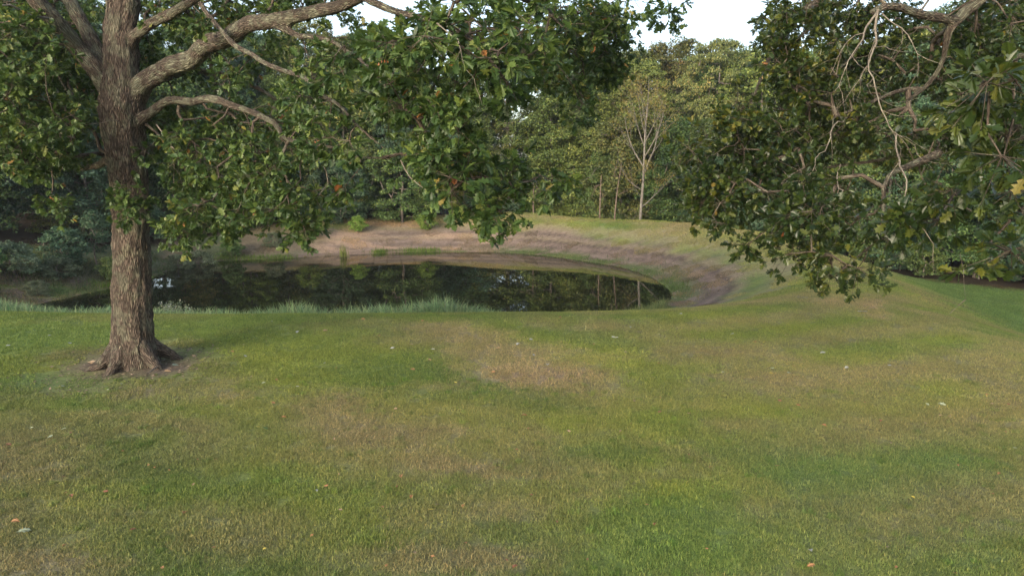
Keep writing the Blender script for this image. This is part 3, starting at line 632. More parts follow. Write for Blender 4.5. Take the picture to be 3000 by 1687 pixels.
dead_branch(RO, RB, [at(2562, 40, 13.5), at(2565, 120, 13.2), at(2545, 190, 13), at(2548, 235, 12.9), at(2590, 345, 12.6), at(2610, 385, 12.5), at(2680, 430, 12.4)], [.05, .038, .03, .025, .02, .015, .006], 3, (.5, 1.1))
dead_branch(RO, RB, [at(2562, 44, 13.5), at(2530, 90, 13.2), at(2520, 130, 13), at(2470, 200, 12.8), at(2440, 270, 12.7)], [.045, .035, .025, .015, .006], 3, (.5, 1.0))
dead_branch(RO, RB, [at(2575, 50, 13.6), at(2640, 75, 13.2), at(2660, 110, 13), at(2690, 160, 12.9), at(2745, 195, 12.8)], [.025, .02, .018, .012, .005], 3, (.5, 1.0))
dead_branch(RO, RB, [at(2600, 28, 13.7), at(2570, -20, 13.6), at(2560, -80, 13.8)], [.03, .025, .02], 3, (.6, 1.2), .2)
dead_branch(RO, RB, [at(2670, 40, 14), at(2640, 0, 13.8), at(2620, -60, 13.6)], [.03, .02, .012], 3, (.5, 1.1), .2)
dead_branch(RO, RB, [at(2500, 318, 14.5), at(2440, 380, 13.8), at(2400, 450, 13.4), at(2370, 500, 13.2), at(2330, 560, 13)], [.03, .024, .018, .012, .005], 2, (.35, .8), .4)
dead_branch(RO, RB, [at(2620, 400, 13.5), at(2640, 500, 12.6), at(2645, 550, 12.4), at(2635, 600, 12.3)], [.035, .03, .025, .012], 1, (.3, .6), .6)
dead_branch(RO, RB, [at(2450, 490, 13), at(2458, 560, 12.4), at(2430, 620, 12.2), at(2380, 680, 12)], [.022, .02, .015, .006], 1, (.4, .8), .4)
dead_branch(RO, RB, [at(2680, 630, 7.2), at(2730, 700, 7), at(2745, 800, 6.9)], [.008, .006, .002], 1, (.2, .4), .5)
dead_branch(RO, RB, [at(2820, 740, 8), at(2810, 800, 7.9), at(2822, 870, 7.8)], [.006, .005, .002], 1, (.15, .3), .4)
# dead snags of the big oak
dead_branch(OAK, OB, [at(345, 352, OY-.45), at(325, 355, OY-.7), at(290, 362, OY-.9), at(250, 372, OY-1)], [.03, .022, .016, .006], 1, (.2, .4), .5)
dead_branch(OAK, OB, [at(468, 372, OY-.8), at(485, 400, OY-1), at(500, 425, OY-1.1), at(538, 436, OY-1.2)], [.035, .045, .05, .018], 0, (.1, .2), 9)
dead_branch(OAK, OB, [at(880, 416, OY-4.4), at(905, 430, OY-4.4), at(945, 470, OY-4.5), at(958, 525, OY-4.5), at(930, 580, OY-4.6)], [.035, .032, .03, .025, .01], 1, (.3, .7), .6)
dead_branch(OAK, OB, [at(1178, 470, OY-8.5), at(1207, 522, OY-8.6), at(1257, 555, OY-8.7), at(1275, 585, OY-8.8)], [.018, .015, .011, .005], 1, (.2, .4), .6)
dead_branch(OAK, OB, [at(160, 60, OY-1), at(110, 50, OY-1.6), at(50, 25, OY-2.2), at(-40, 15, OY-2.8)], [.07, .055, .05, .04], 1, (.4, .8), .8)
dead_branch(OAK, OB, [at(505, 420, OY-1), at(505, 470, OY-1.1), at(510, 530, OY-1.2), at(480, 580, OY-1.2)], [.02, .016, .012, .005], 2, (.3, .7), .3)
dead_branch(OAK, OB, [at(1290, 60, 9), at(1345, 125, 8.7), at(1360, 190, 8.6), at(1375, 240, 8.5)], [.02, .016, .012, .004], 1, (.2, .5), .4)

# ------------------------------------------------------------------ forest trees
def crown_leaves(centers, rads, per, size, up=.7, droop=0):
    C0 = np.repeat(centers, per, 0); R = np.repeat(rads, per); d = rand_dirs(len(C0)); d[:, 2] = np.abs(d[:, 2])*.9-.25
    d /= np.linalg.norm(d, axis=1)[:, None]; P = C0+d*(R*rng.uniform(.45, 1.08, len(C0))**.6)[:, None]*np.array([1, 1, .85])
    D = rand_dirs(len(P)); D[:, 2] = D[:, 2]*.5-.2-droop; N = d*.6+rand_dirs(len(P))*.55+np.array([0, 0, up])
    s = size*rng.uniform(.6, 1.3, len(P)); return P, D, N, s
def make_tree(height_, z0, rmax, nclump, per, size, leafm, barkm, shape='round', trunk_r=.25, clump=1.1, droop=0, lean=.0, seed=0, tone=(.1, .85), sparse=0):
    zs, cs, rs = [], [], []
    for _ in range(nclump):
        t = rng.random()**.85; z = z0+(height_-z0)*t
        if shape == 'round': prof = math.sin(math.pi*(.12+.80*t))**.6
        elif shape == 'cone': prof = (1-t)**.7*.95+.12
        elif shape == 'vase': prof = (.35+.75*t) if t < .8 else .95*math.sqrt(max(0.02, (1-t)/.2))
        else: prof = math.sin(math.pi*(.3+.66*t))**.7
        a = rng.random()*2*math.pi; r = rmax*prof*(.72+.45*float(vnoise(np.array([[math.cos(a)*1.7+seed*9, math.sin(a)*1.7, z*.35]]), seed)[0]))*math.sqrt(rng.uniform(.15, 1))
        cs.append((r*math.cos(a), r*math.sin(a), z)); rs.append(clump*rng.uniform(.6, 1.3)*(1-.35*t))
    cs = np.array(cs); rs = np.array(rs)
    n = 10; tp = np.array([[lean*height_*(k/n)**1.3+.25*math.sin(k*1.1+seed)*(k/n), .2*math.sin(k*.8+seed*2)*(k/n), height_*.93*k/n] for k in range(n+1)]); tp[0, 2] = -.6
    tr_ = trunk_r*(1-.88*(np.arange(n+1)/n))+.02
    P_, R_ = smooth_path(tp, tr_, .5); A = Acc(); V, F, B = tube(P_, R_, 8); A.add(V, F, B)
    keep = P_[:, 2] > z0*.6+.3
    NPp, par, load, n0, leafn = connect(P_[keep], P_[keep][:, 2]*.3, cs, 2, .08, .05)
    e = np.arange(n0, len(NPp)); pa = par[e]; rr = np.minimum(.014*load**.5, trunk_r*.45); A2 = Acc()
    A2.add(*edge_tubes(NPp[pa], NPp[e], np.where(pa >= n0, rr[pa], rr[e]*1.2), rr[e], 4))
    P, D, N, s = crown_leaves(cs, rs, per, size, .7, droop)
    if sparse: k = rng.random(len(P)) > sparse; P, D, N, s = P[k], D[k], N[k], s[k]
    t = rng.uniform(tone[0], tone[1], len(P))+(fbm(P/2.2, seed, 2)-.5)*.5; t = np.clip(t, 0, 1)
    return (A.mesh('trunk', barkm), A2.mesh('branches', barkm), leaf_mesh('crown', P, D, N, s, t, [RHOMB], leafm))
def fmat(n, a, b_, c, d, tr=.25): a, b_, c, d = [tuple(v*1.75 for v in q) for q in (a, b_, c, d)]; return leaf_mat(n, [(0, a), (.45, b_), (.8, c), (1, d)], .5, tr, .85, .35, .35)
M_f = {
 'green': fmat('forest_leaf_green', (.018, .036, .014), (.045, .080, .024), (.080, .118, .032), (.13, .15, .04)),
 'blue': fmat('forest_leaf_blue_green', (.014, .032, .020), (.032, .066, .036), (.058, .095, .050), (.09, .12, .06)),
 'yellow': fmat('forest_leaf_yellow_green', (.030, .052, .016), (.090, .122, .032), (.155, .178, .046), (.23, .20, .05), .35),
 'olive': fmat('forest_leaf_olive', (.028, .040, .013), (.065, .082, .024), (.12, .125, .036), (.20, .14, .05)),
 'rust': fmat('forest_leaf_rusty', (.04, .04, .015), (.10, .085, .028), (.17, .12, .04), (.30, .12, .045)),
 'bright': fmat('bush_leaf_bright_green', (.035, .065, .012), (.085, .135, .022), (.14, .19, .035), (.20, .22, .05)),
 'grey': fmat('bush_leaf_grey_green', (.035, .05, .03), (.075, .10, .055), (.12, .145, .085), (.20, .20, .14))}
PROTO = {
 'tall1': make_tree(25, 5, 6.4, 230, 150, .30, M_f['green'], M_far_bark, 'round', .34, 1.6, seed=1),
 'tall2': make_tree(24, 4, 6.8, 230, 150, .30, M_f['green'], M_far_bark, 'dome', .32, 1.6, seed=2),
 'tall3': make_tree(27, 8, 6.0, 210, 150, .30, M_f['green'], M_far_bark, 'vase', .36, 1.6, seed=3),
 'mid1': make_tree(15, 1.2, 4.9, 210, 160, .25, M_f['green'], M_far_bark, 'round', .22, 1.35, seed=4),
 'mid2': make_tree(13, .5, 4.8, 200, 160, .25, M_f['green'], M_far_bark, 'round', .18, 1.3, seed=5),
 'mid3': make_tree(17, 2.0, 4.8, 200, 150, .24, M_f['green'], M_far_bark, 'dome', .20, 1.3, .5, seed=6),
 'feather': make_tree(19, 5, 4.6, 200, 170, .20, M_f['olive'], M_far_bark, 'vase', .24, .95, 1.2, seed=7, sparse=.25),
 'bushy': make_tree(6.5, .2, 3.4, 130, 150, .20, M_f['green'], M_far_bark, 'round', .12, .75, seed=8),
 'edge': make_tree(20, 1.0, 5.2, 260, 150, .22, M_f['blue'], M_far_bark, 'dome', .30, 1.15, .4, seed=12),
 'bush1': make_tree(2.6, .05, 1.5, 45, 130, .15, M_f['green'], M_far_bark, 'round', .05, .5, seed=9),
 'bush2': make_tree(1.7, .0, 1.3, 40, 130, .12, M_f['grey'], M_far_bark, 'dome', .03, .42, seed=10),
 'sapling': make_tree(5.0, 1.2, 1.5, 45, 110, .14, M_f['green'], M_far_bark, 'dome', .05, .5, seed=11),
}
def plant(proto, x, y, sc, rot, leafm, name, label, cat, group=None, barkm=None, sz=None, dz=0):
    z = H1(x, y)-.05+dz
    T = empty(name, (x, y, z)); T.rotation_euler = (0, 0, rot); T.scale = (sc, sc, sc*(sz or 1)); tag(T, label, cat, group)
    for nm, me_ in zip(('trunk', 'branches', 'crown'), PROTO[proto]):
        o = link(nm, me_, T)
        if nm != 'trunk': o['kind'] = 'stuff'
        m_ = M_f[leafm] if nm == 'crown' else (barkm or M_far_bark)
        o.material_slots[0].link = 'OBJECT'; o.material_slots[0].material = m_
    return T
R_ = lambda: random.uniform(0, 6.28)
# individuals seen at the edge of the wood: proto, x, y, scale, leaf colour, label
front = [
 ('mid1', 5.0, 88.5, 1.10, 'yellow', 'yellow-green broad tree glowing behind the dam, left of the bare tree'),
 ('tall1', -.6, 90, .95, 'green', 'green tree whose thick grey trunk base shows where dam and bank meet'),
 ('tall3', 12.5, 93, .86, 'yellow', 'tall yellow-green tree rising straight behind the bare grey tree'),
 ('mid3', 11, 86, .62, 'green', 'small dark green tree with low sprays just left of the bare tree foot'),
 ('feather', 24, 84, 1.22, 'olive', 'large feathery pale-leaved tree on the skyline right of the bare tree'),
 ('mid2', 22.5, 77, .75, 'blue', 'dark shaded tree filling the gap right of the bare tree'),
 ('tall2', 17, 98, 1.00, 'olive', 'round olive-topped tree on the skyline between bare and feathery trees'),
 ('tall1', 7, 101, 1.0, 'olive', 'ochre-tinged crown on the skyline under the hanging oak sprig'),
 ('bushy', -12.5, 79, 1.25, 'green', 'rounded dense tree-like bush at the top of the bare pond bank'),
 ('bushy', -19, 77, 1.05, 'blue', 'dark rounded bush left of the bank-top dense bush'),
 ('mid1', -17, 86, .95, 'green', 'mid-green tree looming over the rounded bank-top bush'),
 ('mid3', -6, 89, .8, 'blue', 'dark narrow tree right of the rounded bank-top bush'),
 ('mid2', -25.5, 78, .9, 'olive', 'yellowish low-skirted tree above the pond, seen under the oak boughs'),
 ('mid1', -33, 70, .9, 'green', 'green tree behind the far corner of the pond, right of the oak trunk'),
 ('bushy', -27.5, 72, .75, 'bright', 'bright green bush above the grassy far-left bank'),
 ('mid2', -36.5, 60, .9, 'blue', 'dark bluish tree just left of the big oak trunk'),
 ('mid1', -41, 53, .95, 'blue', 'dense dark tree on the left edge above the shrubby bank'),
 ('edge', -47, 44, .8, 'green', 'tall wooded-edge tree at the far left behind the shrubs'),
 ('sapling', -31.5, 52, .85, 'blue', 'thin-stemmed sapling with spreading sprays left of the oak trunk'),
 ('sapling', -31.0, 55.5, .75, 'green', 'slender sapling just beside the oak trunk on the left bank'),
 ('edge', 35, 62, .95, 'blue', 'bluish-green edge tree sweeping down to the lower field, nearest the dam'),
 ('edge', 41.5, 55, 1.0, 'blue', 'second edge tree along the lower field from the dam'),
 ('edge', 48, 47.5, 1.0, 'green', 'darker edge tree at the right end of the lower field'),
 ('mid1', 29.5, 71, .95, 'blue', 'shaded tree behind the dam shoulder, half hidden by oak boughs'),
 ('mid3', 36, 66, 1.2, 'yellow', 'pale green tree glimpsed through the dead twigs on the right'),
]
for p, x, y, sc, lm, lab in front:
    plant(p, x, y, sc, R_(), lm, {'bushy': 'bush', 'sapling': 'sapling'}.get(p, 'broadleaf_tree'), lab, {'bushy': 'bush', 'sapling': 'sapling'}.get(p, 'tree'))
# the wood behind, tree after tree
def edge_pt(t, off):
    seg = np.diff(fedge, axis=0); L = np.linalg.norm(seg, axis=1); cum = np.concatenate([[0], np.cumsum(L)]); d = t*cum[-1]
    k = min(len(seg)-1, int(np.searchsorted(cum, d)-1)) if d > 0 else 0; u = seg[k]/L[k]; p = fedge[k]+u*(d-cum[k]); return p+np.array([-u[1], u[0]])*off
rows = [(5, 34, ['mid1', 'mid3', 'mid2'], (.85, 1.15), 'forest_tree'), (11, 32, ['tall2', 'mid3', 'mid1', 'tall1'], (.75, .95), 'forest_tree'), (18, 30, ['tall1', 'tall2', 'tall3'], (.85, 1.0), 'forest_tree'), (27, 27, ['tall1', 'tall2', 'tall3'], (.92, 1.06), 'forest_tree'), (37, 27, ['tall1', 'tall2', 'tall3'], (.92, 1.04), 'forest_tree'), (50, 30, ['edge', 'mid1', 'tall2'], (1.0, 1.15), 'forest_tree'), (60, 30, ['edge', 'mid1'], (1.0, 1.2), 'forest_tree')]
side = {'l': 'green wood tree in the dark forest left of the pond', 'b': 'leafy wood tree in the forest wall behind the pond', 'r': 'bluish wood tree in the shaded forest beyond the lower field'}
CW = {'green': 'mid-green', 'blue': 'dark bluish-green', 'yellow': 'yellow-green', 'olive': 'olive-green', 'rust': 'rusty-tinged', 'bright': 'bright green', 'grey': 'grey-green'}
def place(p):
    px, py, dep = project(np.array([[p[0], p[1], 3.0]])); px = px[0]
    if p[1] < 8 or px < -260 or px > 3260: return None
    for lim, t in ((120, 'above the far left bank'), (330, 'just left of oak trunk'), (520, 'just right of oak trunk'), (800, 'behind the pond corner'), (1050, 'above the tan bank'), (1300, 'behind the bank-top bush'), (1500, 'behind the thick grey trunk'),
                   (1700, 'left of the snags'), (1850, 'behind the dead snags'), (2000, 'around the bare tree'), (2250, 'behind the right dam half'), (2500, 'behind the right boughs'), (2750, 'beside the dam shoulder'), (3050, 'along the lower field')):
        if px < lim: return t
    return 'at the field right end'
USED = set()
def wood_label(p, lm, proto, ri):
    f = {'tall1': 'tall round', 'tall2': 'tall domed', 'tall3': 'tall wide-topped', 'mid1': 'mid-height round', 'mid2': 'low-branched', 'mid3': 'slender domed', 'bushy': 'small bushy', 'bush1': 'low', 'edge': 'low-skirted'}[proto]
    d_ = ['at wood edge', 'in second rank', 'in third rank', 'deep inside', 'near the rear', 'in the rear', 'at the very back'][ri] if ri < 7 else 'low down'
    return ('%s %s %s %s %s' % (CW[lm], f, 'bush' if proto == 'bush1' else 'tree', d_, place(p))).replace('  ', ' ')
for ri, (off, cnt, protos, (s0, s1), nm) in enumerate(rows):
    for k in range(cnt):
        p = edge_pt((k+random.uniform(.2, .8))/cnt, off+random.uniform(-1.5, 1.5))
        sd_ = 'l' if p[0] < -30 else ('r' if p[0] > 28 and p[1] < 75 else 'b')
        lm = random.choice({'l': ['green', 'blue', 'green', 'blue'], 'b': ['green', 'olive', 'yellow', 'green', 'blue'], 'r': ['blue', 'green', 'blue']}[sd_])
        if ri >= 3 and random.random() < .35 and sd_ == 'b': lm = random.choice(['rust', 'olive'])
        pr_ = random.choice(protos)
        if place(p) is None: continue
        for _try in range(14):
            if wood_label(p, lm, pr_, ri) not in USED: break
            pr_ = random.choice(protos); lm = random.choice(['green', 'olive', 'yellow', 'blue'] if sd_ == 'b' else ['green', 'blue', 'olive'])
        USED.add(wood_label(p, lm, pr_, ri)); hk = .92 if (p[0] < -.16*p[1] and ri >= 2) else 1.0
        plant(pr_, p[0], p[1], hk*random.uniform(s0, s1), R_(), lm, nm, wood_label(p, lm, pr_, ri), 'tree', 'trees of the surrounding wood')
for k in range(64):
    p = edge_pt((k+random.uniform(.1, .9))/64, random.uniform(9, 40)); sd_ = 'l' if p[0] < -30 else ('r' if p[0] > 28 and p[1] < 75 else 'b')
    if place(p) is None: continue
    lm = random.choice(['green', 'blue', 'green', 'olive']); plant('bushy', p[0], p[1], random.uniform(1.1, 1.6), R_(), lm, 'understorey_tree', wood_label(p, lm, 'bushy', 9), 'small tree', 'small trees inside the wood')
# low bushes that close the foot of the wood
for k in range(62):
    p = edge_pt((k+random.uniform(.1, .9))/62, random.uniform(.5, 4.5))
    if 1 < p[0] < 26 and p[1] > 60:
        if k % 2: continue
        p = p+np.array([0, 2.0])
    if place(p) is None: continue
    lm = random.choice(['green', 'blue', 'green', 'olive', 'blue']); sc = random.uniform(.8, 1.5)
    lab = lambda: ('small ' if sc < 1.03 else 'medium ' if sc < 1.27 else 'large ')+wood_label(p, lm, 'bush1', 0)
    for _try in range(20):
        if lab() not in USED: break
        lm = random.choice(['green', 'blue', 'olive']); sc = random.uniform(.8, 1.5)
    USED.add(lab()); plant('bush1', p[0], p[1], sc, R_(), lm, 'understorey_bush', lab(), 'bush', 'bushes along the forest edge')
# shrubs on the pond banks
lb_ = [(-33.5, 46, 1.25, 'grey', 'largest grey-green shrub on the far left bank'), (-31.5, 47.5, .9, 'grey', 'grey-green shrub beside the largest shrub on the left bank'), (-34, 43, 1.2, 'green', 'dark shrub at the left picture edge above the waterside'), (-30.8, 44.2, .55, 'grey', 'small pale shrub low on the left bank'),
       (-28.2, 58, .8, 'grey', 'low grey-green shrub just right of the oak trunk on the far bank'), (-27.5, 60.5, 1.0, 'grey', 'wide soft shrub at the pond corner right of the oak trunk'), (-26.4, 64.6, .8, 'green', 'shrub on the far bank above the grassy shelf'), (-23.5, 68, .8, 'grey', 'scrubby low shrub behind the bright waterside grass'),
       (-21, 71, .9, 'bright', 'bright leafy shrub at the top of the tan bank'), (-16.6, 74.3, .65, 'bright', 'small bright shrub in front of the bank-top dense bush'), (-9.5, 76.5, .7, 'bright', 'small light green bush under the lowest oak sprig'), (-29.5, 50.5, .7, 'green', 'small green shrub by the water behind the trunk'), (-32.5, 49.8, 1.1, 'blue', 'dark shrub under the thin saplings')]
for x, y, sc, lm, lab in lb_: plant('bush2' if lm == 'grey' else 'bush1', x, y, sc, R_(), lm, 'shrub', lab, 'shrub')

# bare grey tree behind the dam, a few yellow leaves left
BT = np.array([14.3, 77.5, 0.]); BT[2] = H1(BT[0], BT[1])
T = empty('bare_tree', tuple(BT)); tag(T, 'pale slender tree nearly bare with thin yellowing leaves behind the dam crest', 'tree')
A = Acc(); tips = []
def bough(p, d, L, r, lev, A, up=.05):
    n = max(4, int(L/.45)); pts = [p.copy()]; rad = [r]; d = d/np.linalg.norm(d)
    for k in range(n):
        d = d+rng.normal(size=3)*.07+np.array([0, 0, up]); d /= np.linalg.norm(d); p = p+d*L/n; pts.append(p.copy()); rad.append(max(.008, r*(1-.8*(k+1)/n)))
        if lev > 0 and k >= n*.2 and rng.random() < (.75 if lev > 1 else .6):
            q = rng.normal(size=3); q[2] *= .4; q -= d*(q@d); q /= np.linalg.norm(q); bough(p, d*.8+q*.55, L*rng.uniform(.35, .55)*(1-.3*k/n), max(.008, rad[-1]*.55), lev-1, A, up)
        elif lev <= 1 and k > n*.4: tips.append(p.copy())
    V, F, B = tube(np.array(pts), np.array(rad), 6 if r > .05 else 4); A.add(V, F, B)
TA = Acc(); V, F, B = tube(*smooth_path([[0, 0, -1], [.05, 0, 2], [.2, 0, 5], [.25, 0, 8], [.3, .1, 11], [.5, .1, 14.5], [.5, 0, 16.6]], [.19, .16, .14, .115, .085, .045, .02], .4), 8); TA.add(V, F, B)
link('trunk', TA.mesh('trunk', M_pale_bark), T)
for z, az, L, r, el in ((2.6, 0, 5.0, .07, .7), (4.4, 3.3, 4.8, .07, .6), (6.2, .2, 8.5, .11, 2.2), (7.0, 3.0, 6.2, .09, 1.3), (8, 5.5, 6.0, .07, 1.4), (8.4, 1.5, 6, .07, 1.6), (9.2, 2.4, 5.8, .06, 1.7), (9.6, .5, 5.2, .06, 1.7), (10.6, 3.6, 4.6, .05, 1.9), (11, 4.8, 4, .05, 1.8), (11.6, .9, 4, .04, 2.2), (12.4, 2.7, 3.4, .035, 2.3), (13.2, 5.9, 2.8, .03, 2.3), (5.2, 4.4, 3.4, .04, .5), (3.6, 1.8, 3.0, .035, .4)):
    bough(np.array([.25*min(1, z/6), 0, z]), np.array([math.cos(az), math.sin(az)*.8, el]), L, r, 2, A)
link('branches', A.mesh('branches', M_pale_bark), T)['kind'] = 'stuff'
tips = np.array(tips); tips = tips[rng.random(len(tips)) < .7]
P = np.repeat(tips, 14, 0)+rng.normal(size=(len(tips)*14, 3))*.28
link('crown', leaf_mesh('crown', P, rand_dirs(len(P)), rand_dirs(len(P))+[0, 0, .8], .15*rng.uniform(.6, 1.3, len(P)), rng.uniform(.4, 1, len(P)), [RHOMB], leaf_mat('thin_yellow_leaf', [(0, (.05, .06, .02)), (.5, (.14, .14, .035)), (1, (.27, .20, .05))], .5, .3)), T)['kind'] = 'stuff'
# two broken snags left of it
M_snag = bark_mat('snag_bark', (.15, .115, .095), (.10, .07, .05), (.28, .25, .2), .3, 18, .4)
for x, y, h_, lean, lab in ((11.8, 80.5, 7.4, .10, 'broken reddish snag standing bare left of the pale bare tree'), (10.2, 81, 6.2, .02, 'thin dead stem left of the broken reddish snag'), (2.6, 84.5, 5, .0, 'slim dead stem at the forest foot right of the thick grey trunk')):
    V, F, B = tube(*smooth_path([[0, 0, -.5], [lean*2, 0, h_*.4], [lean*5, 0.1, h_*.8], [lean*8, .1, h_]], [.10, .09, .07, .03], .5), 7); A = Acc(); A.add(V, F, B)
    wander(np.array([lean*5, .1, h_*.8]), np.array([-.8, 0, .5]), 2.0, .05, 1, A); wander(np.array([lean*3, .1, h_*.55]), np.array([.8, 0, .7]), 1.5, .04, 1, A)
    o = link('dead_snag', A.mesh('dead_snag', M_snag)); o.location = (x, y, H1(x, y)); tag(o, lab, 'dead tree')

# ------------------------------------------------------------------ grass
def grass_mat(name, mode):
    m, nt, out = mat(name)
    c0 = attr(nt, 'tint', mode).outputs['Color']; t = attr(nt, 'tone').outputs['Fac']; h_ = attr(nt, 'hgt').outputs['Fac']
    c = mixc(nt, 1.0, c0, ramp(nt, [(0, (.35, .42, .38)), (.4, (.85, .95, .75)), (.7, (1.25, 1.2, .9)), (1, (2.0, 1.65, 1.25))], t), 'MULTIPLY')
    b = nt.nodes.new('ShaderNodeBsdfPrincipled'); nt.links.new(c, b.inputs['Base Color']); b.inputs['Roughness'].default_value = .6; b.inputs['Specular IOR Level'].default_value = .3
    tr = nt.nodes.new('ShaderNodeBsdfTranslucent'); nt.links.new(c, tr.inputs[0]); mx = nt.nodes.new('ShaderNodeMixShader'); mx.inputs[0].default_value = .3
    nt.links.new(b.outputs[0], mx.inputs[1]); nt.links.new(tr.outputs[0], mx.inputs[2]); nt.links.new(mx.outputs[0], out.inputs[0]); return m
M_grass = grass_mat('lawn_grass', 'INSTANCER'); M_tall = grass_mat('bank_grass', 'GEOMETRY')
def blades(base, length, width, lean, tone, segs=2):
    """curved tapering blades; returns verts, quads/tris as tri loops, tone, height"""
    n = len(base); az = rng.random(n)*2*math.pi; D = np.stack([np.cos(az), np.sin(az), np.zeros(n)], 1); fa = az+math.pi/2+rng.normal(size=n)*.6; Wd = np.stack([np.cos(fa), np.sin(fa), np.zeros(n)], 1)
    V = []; K = segs
    for k in range(K):
        f = k/K; c = base+D*(lean*length*f*f)[:, None]+np.array([0, 0, 1.0])*(length*f*(1-.35*lean*f))[:, None]; w = (width*(1-f*.55))[:, None]*.5; V += [c-Wd*w, c+Wd*w]
    tip = base+D*(lean*length)[:, None]+np.array([0, 0, 1.0])*(length*(1-.35*lean))[:, None]; V.append(tip)
    V = np.stack(V, 1); m = 2*K+1; F = []
    for k in range(K-1): a = 2*k; F += [(a, a+1, a+3), (a, a+3, a+2)]
    a = 2*(K-1); F.append((a, a+1, a+2)); F = np.array(F)[None]+(np.arange(n)*m)[:, None, None]
    return V.reshape(-1, 3), F.reshape(-1, 3), np.repeat(tone, m), np.tile(np.arange(m)/m, n)
def patch(size, n, L, w):
    base = np.c_[rng.uniform(-size/2, size/2, (n, 2)), np.full(n, -.008)]
    cl = rng.integers(0, n//9+1, n); cx = rng.uniform(-size/2, size/2, (n//9+1, 2)); m_ = rng.random(n) < .65; base[m_, :2] = cx[cl[m_]]+rng.normal(size=(m_.sum(), 2))*.022
    ln = L*rng.uniform(.45, 1.35, n)*(1+.3*(rng.random(n) < .06)); tn = np.clip(rng.beta(2.2, 2.2, n), 0, 1)
    V, F, t, h_ = blades(base, ln, w*rng.uniform(.6, 1.3, n), rng.uniform(.15, 1.0, n), tn)
    return new_mesh('tuft', V, F, 3, [M_grass], False, fattr={'tone': t, 'hgt': h_})
def scatter(name, x, y, variants, scl, kindlabel, tint_=None):
    """one object: a patch of blades instanced on every point"""
    z, s_, o_ = height(x, y, True); e = .25
    zx = (height(x+e, y)-height(x-e, y))/(2*e); zy = (height(x, y+e)-height(x, y-e))/(2*e)
    N = np.stack([-zx, -zy, np.ones_like(zx)], 1); N /= np.linalg.norm(N, axis=1)[:, None]
    c = rng.random(len(x))*2*math.pi; mx_ = N[:, 0]*np.cos(c)+N[:, 1]*np.sin(c); my_ = -N[:, 0]*np.sin(c)+N[:, 1]*np.cos(c)
    rot = np.stack([-np.arcsin(my_), np.arctan2(mx_, N[:, 2]), c], 1)
    tn = cover(x, y, s_, o_)*(1+.25*(rng.random((len(x), 1))-.5)) if tint_ is None else tint_
    me_ = bpy.data.meshes.new(name); me_.vertices.add(len(x)); me_.vertices.foreach_set('co', np.stack([x, y, z], 1).astype(np.float32).ravel())
    for nm, ty, k, v in (('rot', 'FLOAT_VECTOR', 'vector', rot), ('scl', 'FLOAT', 'value', scl), ('tint', 'FLOAT_COLOR', 'color', np.c_[tn, np.ones(len(tn))])):
        a = me_.attributes.new(nm, ty, 'POINT'); a.data.foreach_set(k, np.asarray(v, np.float32).ravel())
    a = me_.attributes.new('pick', 'INT', 'POINT'); a.data.foreach_set('value', rng.integers(0, len(variants), len(x)).astype(np.int32))
    o = link(name, me_); tag(o, kind='stuff')
    coll = bpy.data.collections.new(name+'_tufts')
    for v in variants: coll.objects.link(bpy.data.objects.new('tuft', v))
    ng = bpy.data.node_groups.new(name, 'GeometryNodeTree'); ng.interface.new_socket('Geometry', in_out='INPUT', socket_type='NodeSocketGeometry'); ng.interface.new_socket('Geometry', in_out='OUTPUT', socket_type='NodeSocketGeometry')
    nn = ng.nodes; gi = nn.new('NodeGroupInput'); go = nn.new('NodeGroupOutput'); ip = nn.new('GeometryNodeInstanceOnPoints'); ci = nn.new('GeometryNodeCollectionInfo')
    ci.inputs['Collection'].default_value = coll; ci.inputs['Separate Children'].default_value = True; ci.inputs['Reset Children'].default_value = True
    ip.inputs['Pick Instance'].default_value = True
    def na(n_, t_): q = nn.new('GeometryNodeInputNamedAttribute'); q.data_type = t_; q.inputs['Name'].default_value = n_; return q.outputs['Attribute']
    L = ng.links.new; L(gi.outputs[0], ip.inputs['Points']); L(ci.outputs[0], ip.inputs['Instance']); L(na('pick', 'INT'), ip.inputs['Instance Index'])
    L(na('rot', 'FLOAT_VECTOR'), ip.inputs['Rotation']); L(na('scl', 'FLOAT'), ip.inputs['Scale']); L(ip.outputs[0], go.inputs[0])
    md = o.modifiers.new('scatter', 'NODES'); md.node_group = ng
    return o
near_v = [patch(.5, 640, .055, .0090) for _ in range(6)]; mid_v = [patch(.9, 900, .062, .012) for _ in range(5)]; far_v = [patch(1.5, 900, .075, .026) for _ in range(4)]
weed_v = [patch(.22, 110, .105, .013) for _ in range(4)]
def grid(x0, x1, y0, y1, st):
    a, b_ = np.meshgrid(np.arange(x0, x1, st), np.arange(y0, y1, st)); a = a.ravel()+rng.uniform(-.35, .35, a.size)*st; b_ = b_.ravel()+rng.uniform(-.35, .35, b_.size)*st; return a, b_
def keep_view(x, y, m=1.5): k = (np.abs(x) < .78*y+m); return x[k], y[k]
trunk_clear = lambda x, y, r: np.hypot(x-OB[0], y-OB[1]) > r
x, y = keep_view(*grid(-14, 14, 7, 16, .36)); k = (trunk_clear(x, y, 1.3) & (trunk_clear(x, y, 2.4) | (rng.random(len(x)) < .3))); x, y = x[k], y[k]
scatter('lawn_grass', x, y, near_v, rng.uniform(.8, 1.25, len(x)), '')
x = rng.uniform(-14, 14, 900); y = rng.uniform(7.5, 18, 900); x, y = keep_view(x, y); k = noise2(x, y, 1.6, seed=91) > .47; x, y = x[k], y[k]
scatter('coarse_grass_tufts', x, y, weed_v, rng.uniform(.45, .85, len(x)), '', cover(x, y, pond_s(x, y), x*0)*np.array((.72, .88, .75))*rng.uniform(.8, 1.15, (len(x), 1)))
